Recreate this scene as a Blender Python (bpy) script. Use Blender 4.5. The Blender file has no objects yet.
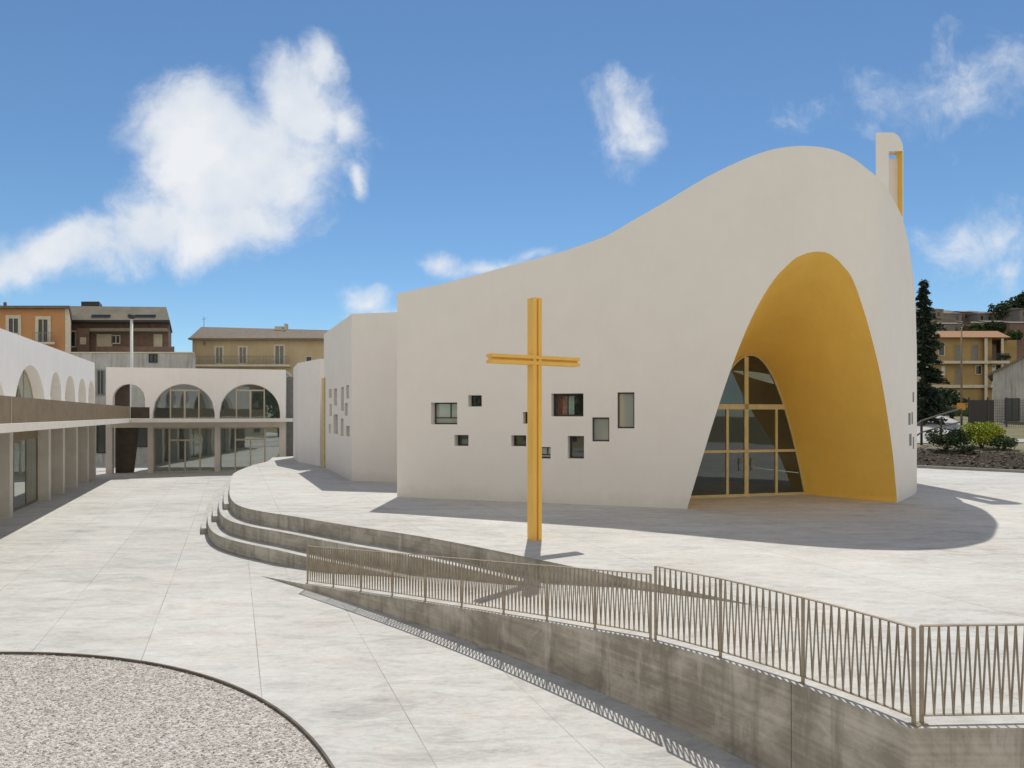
import bpy, bmesh, math, random
from mathutils import Vector, noise as mnoise
random.seed(7)
R = math.radians
S = bpy.context.scene
COL = S.collection
F, CZ, HY = 683.0, 4.55, 414.0          # focal length in pixels, eye height, horizon row
PZ = 1.33                               # level of the raised plaza
KS = 0.52                               # horizontal shadow length per metre of height
SUNV = Vector((0.06, 1.0, 0)).normalized()*KS

def gp(px, py, z):                      # point on the horizontal plane z
    Y = F*(CZ-z)/(py-HY); return ((px-512)/F*Y, Y)
def zp(py, Y): return CZ+(HY-py)/F*Y
def xp(px, Y): return (px-512)/F*Y
def on_line(px, p, q):                  # where the ray of column px meets the plan line p-q -> distance along it
    U = (px-512)/F; L = math.hypot(q[0]-p[0], q[1]-p[1]); dx, dy = (q[0]-p[0])/L, (q[1]-p[1])/L
    return (U*p[1]-p[0])/(dx-U*dy)
def lerp(a, b, t): return a+(b-a)*t
def interp(tab, x):
    if x <= tab[0][0]: return tab[0][1]
    for (x0, y0), (x1, y1) in zip(tab, tab[1:]):
        if x <= x1: return lerp(y0, y1, (x-x0)/(x1-x0)) if x1 > x0 else y1
    return tab[-1][1]
def smooth(a, b, x):
    t = max(0, min(1, (x-a)/(b-a))); return t*t*(3-2*t)
def catmull(P, n=8):
    out = []
    Q = [P[0]]+list(P)+[P[-1]]
    for i in range(1, len(Q)-2):
        p0, p1, p2, p3 = Q[i-1:i+3]
        for k in range(n):
            t = k/n
            out.append(tuple(0.5*(2*b+(c-a)*t+(2*a-5*b+4*c-d)*t*t+(3*b-a-3*c+d)*t**3) for a, b, c, d in zip(p0, p1, p2, p3)))
    out.append(tuple(P[-1])); return out
def offset(line, d):                    # offset an open plan polyline to its right-hand side by d
    out = []
    for i, p in enumerate(line):
        a = line[max(0, i-1)]; b = line[min(len(line)-1, i+1)]
        dx, dy = b[0]-a[0], b[1]-a[1]; L = math.hypot(dx, dy) or 1
        out.append((p[0]+dy/L*d, p[1]-dx/L*d))
    return out

# ------------------------------------------------------------------ materials
def newmat(name):
    m = bpy.data.materials.new(name); m.use_nodes = True
    nt = m.node_tree; b = nt.nodes['Principled BSDF']; return m, nt, b
def node(nt, t, **kw):
    n = nt.nodes.new(t)
    for k, v in kw.items():
        if k in n.inputs.keys() if isinstance(k, str) else False: n.inputs[k].default_value = v
        else: setattr(n, k, v)
    return n
def noise(nt, coord, scale, detail=5, rough=.6, dist=0):
    n = nt.nodes.new('ShaderNodeTexNoise'); n.inputs['Scale'].default_value = scale
    n.inputs['Detail'].default_value = detail; n.inputs['Roughness'].default_value = rough; n.inputs['Distortion'].default_value = dist
    nt.links.new(coord, n.inputs['Vector']); return n.outputs['Fac']
def ramp(nt, fac, stops):
    r = nt.nodes.new('ShaderNodeValToRGB'); e = r.color_ramp.elements
    while len(e) < len(stops): e.new(.5)
    for i, (p, c) in enumerate(stops):
        e[i].position = p; e[i].color = tuple(c)+(1,) if len(c) == 3 else c
    nt.links.new(fac, r.inputs['Fac']); return r.outputs['Color']
def mathn(nt, op, a, b=None, clamp=False):
    n = nt.nodes.new('ShaderNodeMath'); n.operation = op; n.use_clamp = clamp
    for i, v in enumerate((a, b)):
        if v is None: continue
        if isinstance(v, (int, float)): n.inputs[i].default_value = v
        else: nt.links.new(v, n.inputs[i])
    return n.outputs[0]
def mixc(nt, fac, a, b, mode='MIX'):
    n = nt.nodes.new('ShaderNodeMix'); n.data_type = 'RGBA'; n.blend_type = mode
    for sock, v in ((n.inputs[0], fac), (n.inputs[6], a), (n.inputs[7], b)):
        if isinstance(v, (int, float)): sock.default_value = v
        elif isinstance(v, tuple): sock.default_value = v if len(v) == 4 else v+(1,)
        else: nt.links.new(v, sock)
    return n.outputs[2]
def mapped(nt, scale=(1, 1, 1), rot=(0, 0, 0), loc=(0, 0, 0)):
    g = nt.nodes.new('ShaderNodeNewGeometry'); m = nt.nodes.new('ShaderNodeMapping')
    m.inputs['Scale'].default_value = scale; m.inputs['Rotation'].default_value = rot; m.inputs['Location'].default_value = loc
    nt.links.new(g.outputs['Position'], m.inputs['Vector']); return m.outputs['Vector']
def bump(nt, b, h, strength, dist):
    n = nt.nodes.new('ShaderNodeBump'); n.inputs['Strength'].default_value = strength; n.inputs['Distance'].default_value = dist
    nt.links.new(h, n.inputs['Height']); nt.links.new(n.outputs['Normal'], b.inputs['Normal'])

def mat_mottled(name, c1, c2, scale=1.5, rough=.8, bscale=40, bst=.15, bd=.01, stretch=(1, 1, 1), spec=.3, streak=None, streak_amt=.3):
    m, nt, b = newmat(name)
    v = mapped(nt, stretch)
    col = ramp(nt, noise(nt, v, scale, 6, .62), [(.3, c1), (.7, c2)])
    if streak:
        s = noise(nt, mapped(nt, (2.2, 2.2, .16)), 2.4, 5, .65)
        f = mathn(nt, 'MULTIPLY', ramp(nt, s, [(.5, (0, 0, 0)), (.72, (1, 1, 1))]), streak_amt)
        col = mixc(nt, f, col, streak)
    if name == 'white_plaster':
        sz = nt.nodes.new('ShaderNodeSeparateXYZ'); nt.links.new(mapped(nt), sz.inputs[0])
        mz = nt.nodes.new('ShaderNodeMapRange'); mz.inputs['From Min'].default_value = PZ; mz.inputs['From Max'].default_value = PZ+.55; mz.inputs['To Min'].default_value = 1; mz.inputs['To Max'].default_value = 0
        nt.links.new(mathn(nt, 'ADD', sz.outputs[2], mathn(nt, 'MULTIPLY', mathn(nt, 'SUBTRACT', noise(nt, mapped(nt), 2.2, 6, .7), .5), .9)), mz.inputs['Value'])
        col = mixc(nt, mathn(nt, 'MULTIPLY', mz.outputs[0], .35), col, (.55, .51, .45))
        patch = ramp(nt, noise(nt, mapped(nt), .35, 5, .6, .4), [(.5, (1, 1, 1)), (.7, (.975, .972, .966))])
        col = mixc(nt, 1.0, col, patch, 'MULTIPLY')
    nt.links.new(col, b.inputs['Base Color'])
    b.inputs['Roughness'].default_value = rough; b.inputs['Specular IOR Level'].default_value = spec
    if bst: bump(nt, b, noise(nt, mapped(nt), bscale, 4, .6), bst, bd)
    return m
def mat_plain(name, c, rough=.5, metal=0, spec=.4, var=.12, vscale=3):
    m, nt, b = newmat(name)
    c1 = tuple(x*(1-var) for x in c); c2 = tuple(min(1, x*(1+var)) for x in c)
    nt.links.new(ramp(nt, noise(nt, mapped(nt), vscale, 4), [(.3, c1), (.7, c2)]), b.inputs['Base Color'])
    b.inputs['Roughness'].default_value = rough; b.inputs['Metallic'].default_value = metal; b.inputs['Specular IOR Level'].default_value = spec
    return m
def mat_glass(name, base, refl, rough=.02, thru=.35):
    m, nt, b = newmat(name)
    b.inputs['Base Color'].default_value = base+(1,); b.inputs['Roughness'].default_value = .4; b.inputs['Specular IOR Level'].default_value = .1
    t = nt.nodes.new('ShaderNodeBsdfTransparent'); t.inputs['Color'].default_value = (.75, .85, .82, 1)
    g = nt.nodes.new('ShaderNodeBsdfGlossy'); g.inputs['Roughness'].default_value = rough; g.inputs['Color'].default_value = (.9, .97, .95, 1)
    lw = nt.nodes.new('ShaderNodeLayerWeight'); lw.inputs['Blend'].default_value = .2
    bp = nt.nodes.new('ShaderNodeBump'); bp.inputs['Strength'].default_value = .04; bp.inputs['Distance'].default_value = .05
    nt.links.new(noise(nt, mapped(nt), .8, 1), bp.inputs['Height']); nt.links.new(bp.outputs[0], g.inputs['Normal'])
    a = nt.nodes.new('ShaderNodeMixShader'); a.inputs[0].default_value = thru
    nt.links.new(b.outputs[0], a.inputs[1]); nt.links.new(t.outputs[0], a.inputs[2])
    x = nt.nodes.new('ShaderNodeMixShader')
    nt.links.new(mathn(nt, 'ADD', mathn(nt, 'MULTIPLY', lw.outputs['Fresnel'], .8), refl, True), x.inputs[0])
    nt.links.new(a.outputs[0], x.inputs[1]); nt.links.new(g.outputs[0], x.inputs[2])
    nt.links.new(x.outputs[0], nt.nodes['Material Output'].inputs['Surface'])
    return m
def mat_paving(name, c_lo, c_hi, ang, cell_x, cell_y, ox=0, oy=0):
    """poured concrete: cloudy trowel streaks, a few stains, thin saw-cut joints"""
    m, nt, b = newmat(name)
    v = mapped(nt, (1, 1, 1), (0, 0, ang), (ox, oy, 0))
    st = noise(nt, mapped(nt, (.5, 1.5, 1), (0, 0, ang+.25)), 1.1, 8, .7, .9)
    st2 = noise(nt, mapped(nt, (.9, 2.6, 1), (0, 0, ang-.3)), 2.0, 8, .72, 1.4)
    big = noise(nt, mapped(nt), .22, 3, .5)
    f = mathn(nt, 'ADD', mathn(nt, 'MULTIPLY', st, .5), mathn(nt, 'ADD', mathn(nt, 'MULTIPLY', st2, .35), mathn(nt, 'MULTIPLY', big, .25)))
    col = ramp(nt, f, [(.40, c_lo), (.54, tuple(lerp(a, c, .68) for a, c in zip(c_lo, c_hi))), (.66, c_hi)])
    warm = ramp(nt, noise(nt, mapped(nt), .45, 3), [(.45, (1, 1, 1)), (.75, (1.0, .975, .95))])
    col = mixc(nt, 1.0, col, warm, 'MULTIPLY')
    speck = ramp(nt, noise(nt, mapped(nt), 55, 3, .7), [(.25, (.82, .82, .82)), (.6, (1, 1, 1))])
    col = mixc(nt, .6, col, speck, 'MULTIPLY')
    dirt = ramp(nt, noise(nt, mapped(nt), 1.7, 9, .78), [(.56, (1, 1, 1)), (.74, (.74, .72, .69))])
    col = mixc(nt, .8, col, dirt, 'MULTIPLY')
    fine = ramp(nt, noise(nt, mapped(nt, (1.2, 4, 1), (0, 0, ang+.1)), 3.2, 8, .75, 1.2), [(.34, (.80, .79, .77)), (.52, (1, 1, 1))])
    col = mixc(nt, .75, col, fine, 'MULTIPLY')
    pink = ramp(nt, noise(nt, mapped(nt), .9, 2), [(.55, (1, 1, 1)), (.72, (1.0, .965, .95))])
    col = mixc(nt, 1.0, col, pink, 'MULTIPLY')
    sx = nt.nodes.new('ShaderNodeSeparateXYZ'); nt.links.new(v, sx.inputs[0])
    def joint(comp, size, w):
        q = mathn(nt, 'FRACT', mathn(nt, 'DIVIDE', comp, size))
        d = mathn(nt, 'ABSOLUTE', mathn(nt, 'SUBTRACT', q, .5))
        return mathn(nt, 'LESS_THAN', d, w/size)
    j = mathn(nt, 'MAXIMUM', joint(sx.outputs[0], cell_x, .008), mathn(nt, 'MULTIPLY', joint(sx.outputs[1], cell_y, .004), .6))
    jv = mathn(nt, 'MULTIPLY', j, ramp(nt, noise(nt, mapped(nt), .5, 2), [(.35, (.25, .25, .25)), (.6, (.8, .8, .8))]))
    col = mixc(nt, jv, col, (.22, .21, .2))
    # slabs differ slightly in tone
    wn = nt.nodes.new('ShaderNodeTexWhiteNoise'); wn.noise_dimensions = '2D'
    cb = nt.nodes.new('ShaderNodeCombineXYZ')
    nt.links.new(mathn(nt, 'FLOOR', mathn(nt, 'ADD', mathn(nt, 'DIVIDE', sx.outputs[0], cell_x), .5)), cb.inputs[0])
    nt.links.new(mathn(nt, 'FLOOR', mathn(nt, 'ADD', mathn(nt, 'DIVIDE', sx.outputs[1], cell_y), .5)), cb.inputs[1])
    nt.links.new(cb.outputs[0], wn.inputs['Vector'])
    tone = ramp(nt, wn.outputs['Value'], [(0, (.94, .94, .94)), (1, (1, 1, 1))])
    col = mixc(nt, 1.0, col, tone, 'MULTIPLY')
    nt.links.new(col, b.inputs['Base Color'])
    b.inputs['Roughness'].default_value = .75; b.inputs['Specular IOR Level'].default_value = .25
    bump(nt, b, noise(nt, mapped(nt), 30, 5, .7), .12, .01)
    return m
def mat_gravel(name):
    m, nt, b = newmat(name)
    vo = nt.nodes.new('ShaderNodeTexVoronoi'); vo.inputs['Scale'].default_value = 22; vo.inputs['Randomness'].default_value = 1
    nt.links.new(mapped(nt), vo.inputs['Vector'])
    sp = nt.nodes.new('ShaderNodeSeparateColor'); nt.links.new(vo.outputs['Color'], sp.inputs[0])
    col = ramp(nt, sp.outputs[0], [(0, (.35, .315, .27)), (.5, (.50, .465, .415)), (1, (.66, .62, .565))])
    nt.links.new(col, b.inputs['Base Color']); b.inputs['Roughness'].default_value = .9
    h = mathn(nt, 'SUBTRACT', 1.0, vo.outputs['Distance'])
    bump(nt, b, h, .9, .04)
    return m
def mat_boards(name, c1, c2, dark):
    """board-marked concrete with vertical weeping stains"""
    m, nt, b = newmat(name)
    g = mapped(nt)
    sx = nt.nodes.new('ShaderNodeSeparateXYZ'); nt.links.new(g, sx.inputs[0])
    bands = noise(nt, mapped(nt, (.06, .06, 9)), 1.4, 3, .6)
    blot = noise(nt, mapped(nt, (1, 1, 1.4)), 1.1, 7, .65, .6)
    f = mathn(nt, 'ADD', mathn(nt, 'MULTIPLY', bands, .25), mathn(nt, 'MULTIPLY', blot, .75))
    col = ramp(nt, f, [(.41, c1), (.60, c2)])
    drip = ramp(nt, noise(nt, mapped(nt, (2.4, 2.4, .2)), 1.3, 6, .7), [(.52, (0, 0, 0)), (.66, (1, 1, 1))])
    col = mixc(nt, mathn(nt, 'MULTIPLY', drip, .55), col, dark)
    lime = ramp(nt, noise(nt, mapped(nt, (1.7, 1.7, .3), (0, 0, 0), (4, 9, 2)), 1.5, 7, .7), [(.56, (0, 0, 0)), (.68, (1, 1, 1))])
    col = mixc(nt, mathn(nt, 'MULTIPLY', lime, .75), col, (.58, .54, .48))
    nt.links.new(col, b.inputs['Base Color']); b.inputs['Roughness'].default_value = .85; b.inputs['Specular IOR Level'].default_value = .2
    bump(nt, b, f, .5, .02)
    return m
def mat_roof(name, c1, c2):
    m, nt, b = newmat(name)
    w = nt.nodes.new('ShaderNodeTexWave'); w.inputs['Scale'].default_value = 1.6; w.inputs['Distortion'].default_value = .6; w.inputs['Detail'].default_value = 2
    nt.links.new(mapped(nt), w.inputs['Vector'])
    f = mathn(nt, 'ADD', mathn(nt, 'MULTIPLY', w.outputs['Fac'], .4), mathn(nt, 'MULTIPLY', noise(nt, mapped(nt), 2, 6, .7), .6))
    nt.links.new(ramp(nt, f, [(.3, c1), (.7, c2)]), b.inputs['Base Color']); b.inputs['Roughness'].default_value = .85
    bump(nt, b, w.outputs['Fac'], .4, .05); return m
def mat_leaf(name, c1, c2, c3):
    m, nt, b = newmat(name)
    oi = nt.nodes.new('ShaderNodeNewGeometry')
    f = mathn(nt, 'ADD', mathn(nt, 'MULTIPLY', oi.outputs['Random Per Island'], .6), mathn(nt, 'MULTIPLY', noise(nt, mapped(nt), 1.2, 3), .4))
    nt.links.new(ramp(nt, f, [(.2, c1), (.5, c2), (.85, c3)]), b.inputs['Base Color']); b.inputs['Roughness'].default_value = .6
    b.inputs['Specular IOR Level'].default_value = .2
    return m

M = {}
M['plaster'] = mat_mottled('white_plaster', (.825, .78, .72), (.85, .805, .745), 1.3, .9, 34, .3, .010, (1, 1, 1), .1, (.70, .66, .60), .07)
M['plaster_warm'] = mat_mottled('warm_plaster', (.84, .80, .755), (.885, .845, .80), .9, .9, 30, .2, .01, (1, 1, 1), .1, (.68, .62, .56), .2)
M['yellow'] = mat_mottled('ochre_plaster', (.87, .55, .115), (.93, .605, .13), 1.2, .85, 26, .25, .010, (1, 1, 1), .15, (.72, .43, .09), .15)
M['cross'] = mat_mottled('gold_paint', (.83, .48, .09), (.89, .545, .11), 2.5, .45, 60, .05, .004, (1, 1, .4), .4)
M['cream_frame'] = mat_plain('cream_frame', (.62, .50, .24), .45)
M['beige_frame'] = mat_plain('beige_frame', (.5, .43, .31), .5)
M['bronze'] = mat_plain('bronze_paint', (.235, .175, .105), .5, .0, .35, .15, 2)
M['darkbronze'] = mat_plain('dark_bronze', (.075, .058, .042), .6, 0, .3, .2, 2)
M['rail'] = mat_plain('bronze_rail', (.33, .27, .19), .45, .1, .5, .2, 6)
M['slab'] = mat_mottled('slab_edge', (.72, .665, .58), (.80, .745, .66), 1.2, .85, 30, .1, .01)
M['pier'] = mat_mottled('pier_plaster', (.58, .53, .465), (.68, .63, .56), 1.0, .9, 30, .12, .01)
M['dark'] = mat_plain('dark_metal', (.035, .032, .03), .5)
M['darkframe'] = mat_plain('dark_frame', (.05, .047, .043), .45)
M['glass'] = mat_glass('window_glass', (.03, .035, .034), .10, .015, .5)
M['glassy'] = mat_glass('reflective_glass', (.12, .14, .125), .38, .02, .3)
M['glassu'] = mat_glass('upper_glass', (.07, .085, .075), .22, .02, .45)
M['paleglass'] = mat_glass('pale_glass', (.38, .40, .36), .14, .05, .1)
M['curtainglass'] = mat_glass('clear_glass', (.03, .035, .034), .05, .015, .9)
M['doorglass'] = mat_glass('door_glass', (.008, .008, .008), .09, .02, .7)
M['paving'] = mat_paving('lower_plaza_concrete', (.385, .37, .34), (.665, .645, .595), -.387, 2.0, 4.1, .58, 0)
M['paving_up'] = mat_paving('upper_plaza_concrete', (.385, .37, .34), (.665, .645, .595), -.387, 3.4, 3.4, .3, 0)
M['tread'] = mat_mottled('step_concrete', (.40, .38, .34), (.60, .575, .53), 1.6, .85, 30, .2, .01, (1, 1, 1), .2)
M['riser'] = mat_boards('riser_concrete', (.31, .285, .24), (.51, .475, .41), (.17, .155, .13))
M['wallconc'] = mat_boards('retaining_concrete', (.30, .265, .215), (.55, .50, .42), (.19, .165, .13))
M['gravel'] = mat_gravel('pale_gravel')
M['edging'] = mat_plain('rusty_edging', (.13, .105, .08), .7, .2, .3, .3, 4)
M['soil'] = mat_mottled('dark_soil', (.022, .016, .011), (.075, .052, .035), 2.5, .95, 20, .9, .06)
M['terrain'] = mat_mottled('dry_grass_ground', (.12, .115, .06), (.26, .22, .13), .4, .95, 8, .6, .05)
M['hill'] = mat_mottled('hill_ground', (.07, .075, .045), (.2, .17, .12), .06, .95, 2, .4, .2)
M['road'] = mat_mottled('road_surface', (.36, .345, .32), (.46, .44, .41), .8, .9, 30, .2, .01)
M['kerb'] = mat_mottled('kerb_stone', (.24, .23, .21), (.34, .32, .29), 2, .9, 30, .2, .01)
M['white'] = mat_plain('white_paint', (.72, .71, .68), .5, 0, .3, .06)
M['orange'] = mat_mottled('orange_render', (.47, .235, .105), (.56, .295, .14), .8, .9, 20, .1, .01, streak=(.4, .19, .07))
M['brick'] = mat_mottled('brown_brick', (.17, .11, .085), (.25, .17, .135), 2.2, .9, 16, .3, .02)
M['taupe'] = mat_mottled('taupe_metal_roof', (.20, .175, .13), (.27, .24, .185), .8, .7, 14, .1, .01)
M['greywall'] = mat_mottled('weathered_white_render', (.36, .36, .345), (.52, .51, .48), .7, .9, 15, .15, .01, (1, 1, 1), .2, (.2, .19, .17), .7)
M['sand'] = mat_mottled('sand_render', (.45, .355, .215), (.54, .44, .28), .6, .9, 18, .1, .01, streak=(.36, .29, .18))
M['ochrehouse'] = mat_mottled('ochre_render', (.34, .235, .10), (.42, .295, .13), .7, .9, 18, .1, .01)
M['rooftile'] = mat_roof('grey_roof_tiles', (.11, .09, .07), (.24, .19, .14))
M['redtile'] = mat_roof('orange_roof_tiles', (.26, .13, .06), (.40, .20, .09))
M['hillwall'] = mat_mottled('hill_house_render', (.17, .16, .145), (.28, .26, .235), .3, .9, 6, .1, .02)
M['hilltan'] = mat_mottled('hill_house_tan', (.22, .185, .14), (.32, .275, .21), .3, .9, 6, .1, .02)
M['cream'] = mat_plain('cream_trim', (.60, .54, .42), .8)
M['shutter'] = mat_plain('grey_shutter', (.20, .20, .185), .7)
M['pane'] = mat_plain('dark_pane', (.03, .034, .038), .12, 0, .6)
M['redcurtain'] = mat_plain('red_curtain', (.45, .08, .07), .9, 0, .1, .3, 9)
M['pinkcurtain'] = mat_plain('pink_curtain', (.75, .38, .34), .9, 0, .1, .3, 9)
M['whitecurtain'] = mat_plain('white_curtain', (.8, .84, .76), .9, 0, .1, .2, 9)
M['conifer'] = mat_leaf('conifer_needles', (.010, .018, .012), (.022, .038, .024), (.05, .075, .042))
M['darkleaf'] = mat_leaf('dark_leaves', (.012, .025, .01), (.035, .06, .022), (.07, .11, .04))
M['midleaf'] = mat_leaf('green_leaves', (.02, .04, .015), (.05, .09, .03), (.10, .15, .05))
M['limeleaf'] = mat_leaf('lime_leaves', (.12, .17, .015), (.30, .36, .03), (.52, .52, .06))
M['grass'] = mat_leaf('grass_blades', (.05, .09, .025), (.10, .16, .05), (.2, .25, .1))
M['bark'] = mat_plain('bark', (.09, .065, .045), .95, 0, .1, .4, 8)
M['interior'] = mat_plain('interior_plaster', (.45, .42, .38), .9)
M['signorange'] = mat_plain('sign_orange', (.55, .24, .04), .6)

# ------------------------------------------------------------------ object helpers
OFF = {}
SHEAR = None                             # (k, y0): flanks of the town houses follow the street, not the camera axis
def tag(o, label=None, cat=None, group=None, kind=None):
    if label: o['label'] = label
    if cat: o['category'] = cat
    if group: o['group'] = group
    if kind: o['kind'] = kind
    return o
def thing(name, loc, label, cat, group=None):
    o = bpy.data.objects.new(name, None); COL.objects.link(o); o.location = loc; o.empty_display_size = .3
    OFF[o] = Vector(loc); return tag(o, label, cat, group)
class MB:
    def __init__(s): s.v = []; s.f = []
    def poly(s, pts):
        n = len(s.v); s.v += [tuple(p) for p in pts]; s.f.append(tuple(range(n, n+len(pts)))); return s
    def quad(s, a, b, c, d): return s.poly((a, b, c, d))
    def hexa(s, b4, t4):
        n = len(s.v); s.v += [tuple(p) for p in b4]+[tuple(p) for p in t4]
        for f in ((3, 2, 1, 0), (4, 5, 6, 7), (0, 1, 5, 4), (1, 2, 6, 5), (2, 3, 7, 6), (3, 0, 4, 7)): s.f.append(tuple(n+i for i in f))
        return s
    def box(s, x0, x1, y0, y1, z0, z1):
        return s.hexa([(x0, y0, z0), (x1, y0, z0), (x1, y1, z0), (x0, y1, z0)], [(x0, y0, z1), (x1, y0, z1), (x1, y1, z1), (x0, y1, z1)])
    def obox(s, o, ux, a0, a1, b0, b1, z0, z1):     # oriented: a along ux, b along its left normal
        uy = (-ux[1], ux[0])
        P = lambda a, b, z: (o[0]+ux[0]*a+uy[0]*b, o[1]+ux[1]*a+uy[1]*b, z)
        return s.hexa([P(a0, b0, z0), P(a1, b0, z0), P(a1, b1, z0), P(a0, b1, z0)], [P(a0, b0, z1), P(a1, b0, z1), P(a1, b1, z1), P(a0, b1, z1)])
    def prism(s, poly, z0, z1):
        n = len(poly); k = len(s.v)
        s.v += [(p[0], p[1], z0) for p in poly]+[(p[0], p[1], z1) for p in poly]
        s.f.append(tuple(k+n+i for i in range(n))); s.f.append(tuple(k+i for i in reversed(range(n))))
        for i in range(n): j = (i+1) % n; s.f.append((k+i, k+j, k+n+j, k+n+i))
        return s
    def bar(s, p, q, w, t, side=None):              # a flat bar from p to q, w across, t thick
        p, q = Vector(p), Vector(q); d = (q-p).normalized()
        a = Vector(side).normalized() if side else (Vector((0, 0, 1)) if abs(d.z) < .9 else Vector((1, 0, 0)))
        a = (a-d*a.dot(d)).normalized(); b = d.cross(a)
        o = [a*w/2+b*t/2, -a*w/2+b*t/2, -a*w/2-b*t/2, a*w/2-b*t/2]
        return s.hexa([p+x for x in o], [q+x for x in o])
    def tube(s, pts, rad, n=8):
        pts = [Vector(p) for p in pts]; k0 = len(s.v)
        rad = rad if isinstance(rad, (list, tuple)) else [rad]*len(pts)
        for i, p in enumerate(pts):
            d = (pts[min(i+1, len(pts)-1)]-pts[max(0, i-1)]).normalized()
            a = d.cross(Vector((.13, .99, .05)));  a = a.normalized() if a.length > .1 else Vector((1, 0, 0)); b = d.cross(a)
            s.v += [tuple(p+(a*math.cos(t)+b*math.sin(t))*rad[i]) for t in [2*math.pi*j/n for j in range(n)]]
        for i in range(len(pts)-1):
            for j in range(n): s.f.append((k0+i*n+j, k0+i*n+(j+1) % n, k0+(i+1)*n+(j+1) % n, k0+(i+1)*n+j))
        s.f.append(tuple(k0+j for j in reversed(range(n)))); s.f.append(tuple(k0+(len(pts)-1)*n+j for j in range(n))); return s
    def build(s, name, mat, parent=None, smooth=False, normals=True, weld=0):
        off = OFF[parent] if parent else Vector((0, 0, 0))
        if SHEAR: s.v = [(v[0]+SHEAR[0]*(v[1]-SHEAR[1]), v[1], v[2]) for v in s.v]
        me = bpy.data.meshes.new(name)
        me.from_pydata([(v[0]-off.x, v[1]-off.y, v[2]-off.z) for v in s.v], [], s.f)
        if normals or weld:
            bm = bmesh.new(); bm.from_mesh(me)
            if weld: bmesh.ops.remove_doubles(bm, verts=bm.verts, dist=weld)
            if normals: bmesh.ops.recalc_face_normals(bm, faces=bm.faces)
            bm.to_mesh(me); bm.free()
        if smooth:
            for p in me.polygons: p.use_smooth = True
        me.materials.append(mat)
        o = bpy.data.objects.new(name, me); COL.objects.link(o)
        if parent: o.parent = parent
        OFF[o] = off; return o
def struct(mb, name, mat, **k): return tag(mb.build(name, mat, **k), kind='structure')
def solo(mb, name, mat, label, cat, group=None, **k): return tag(mb.build(name, mat, **k), label, cat, group)

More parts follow.
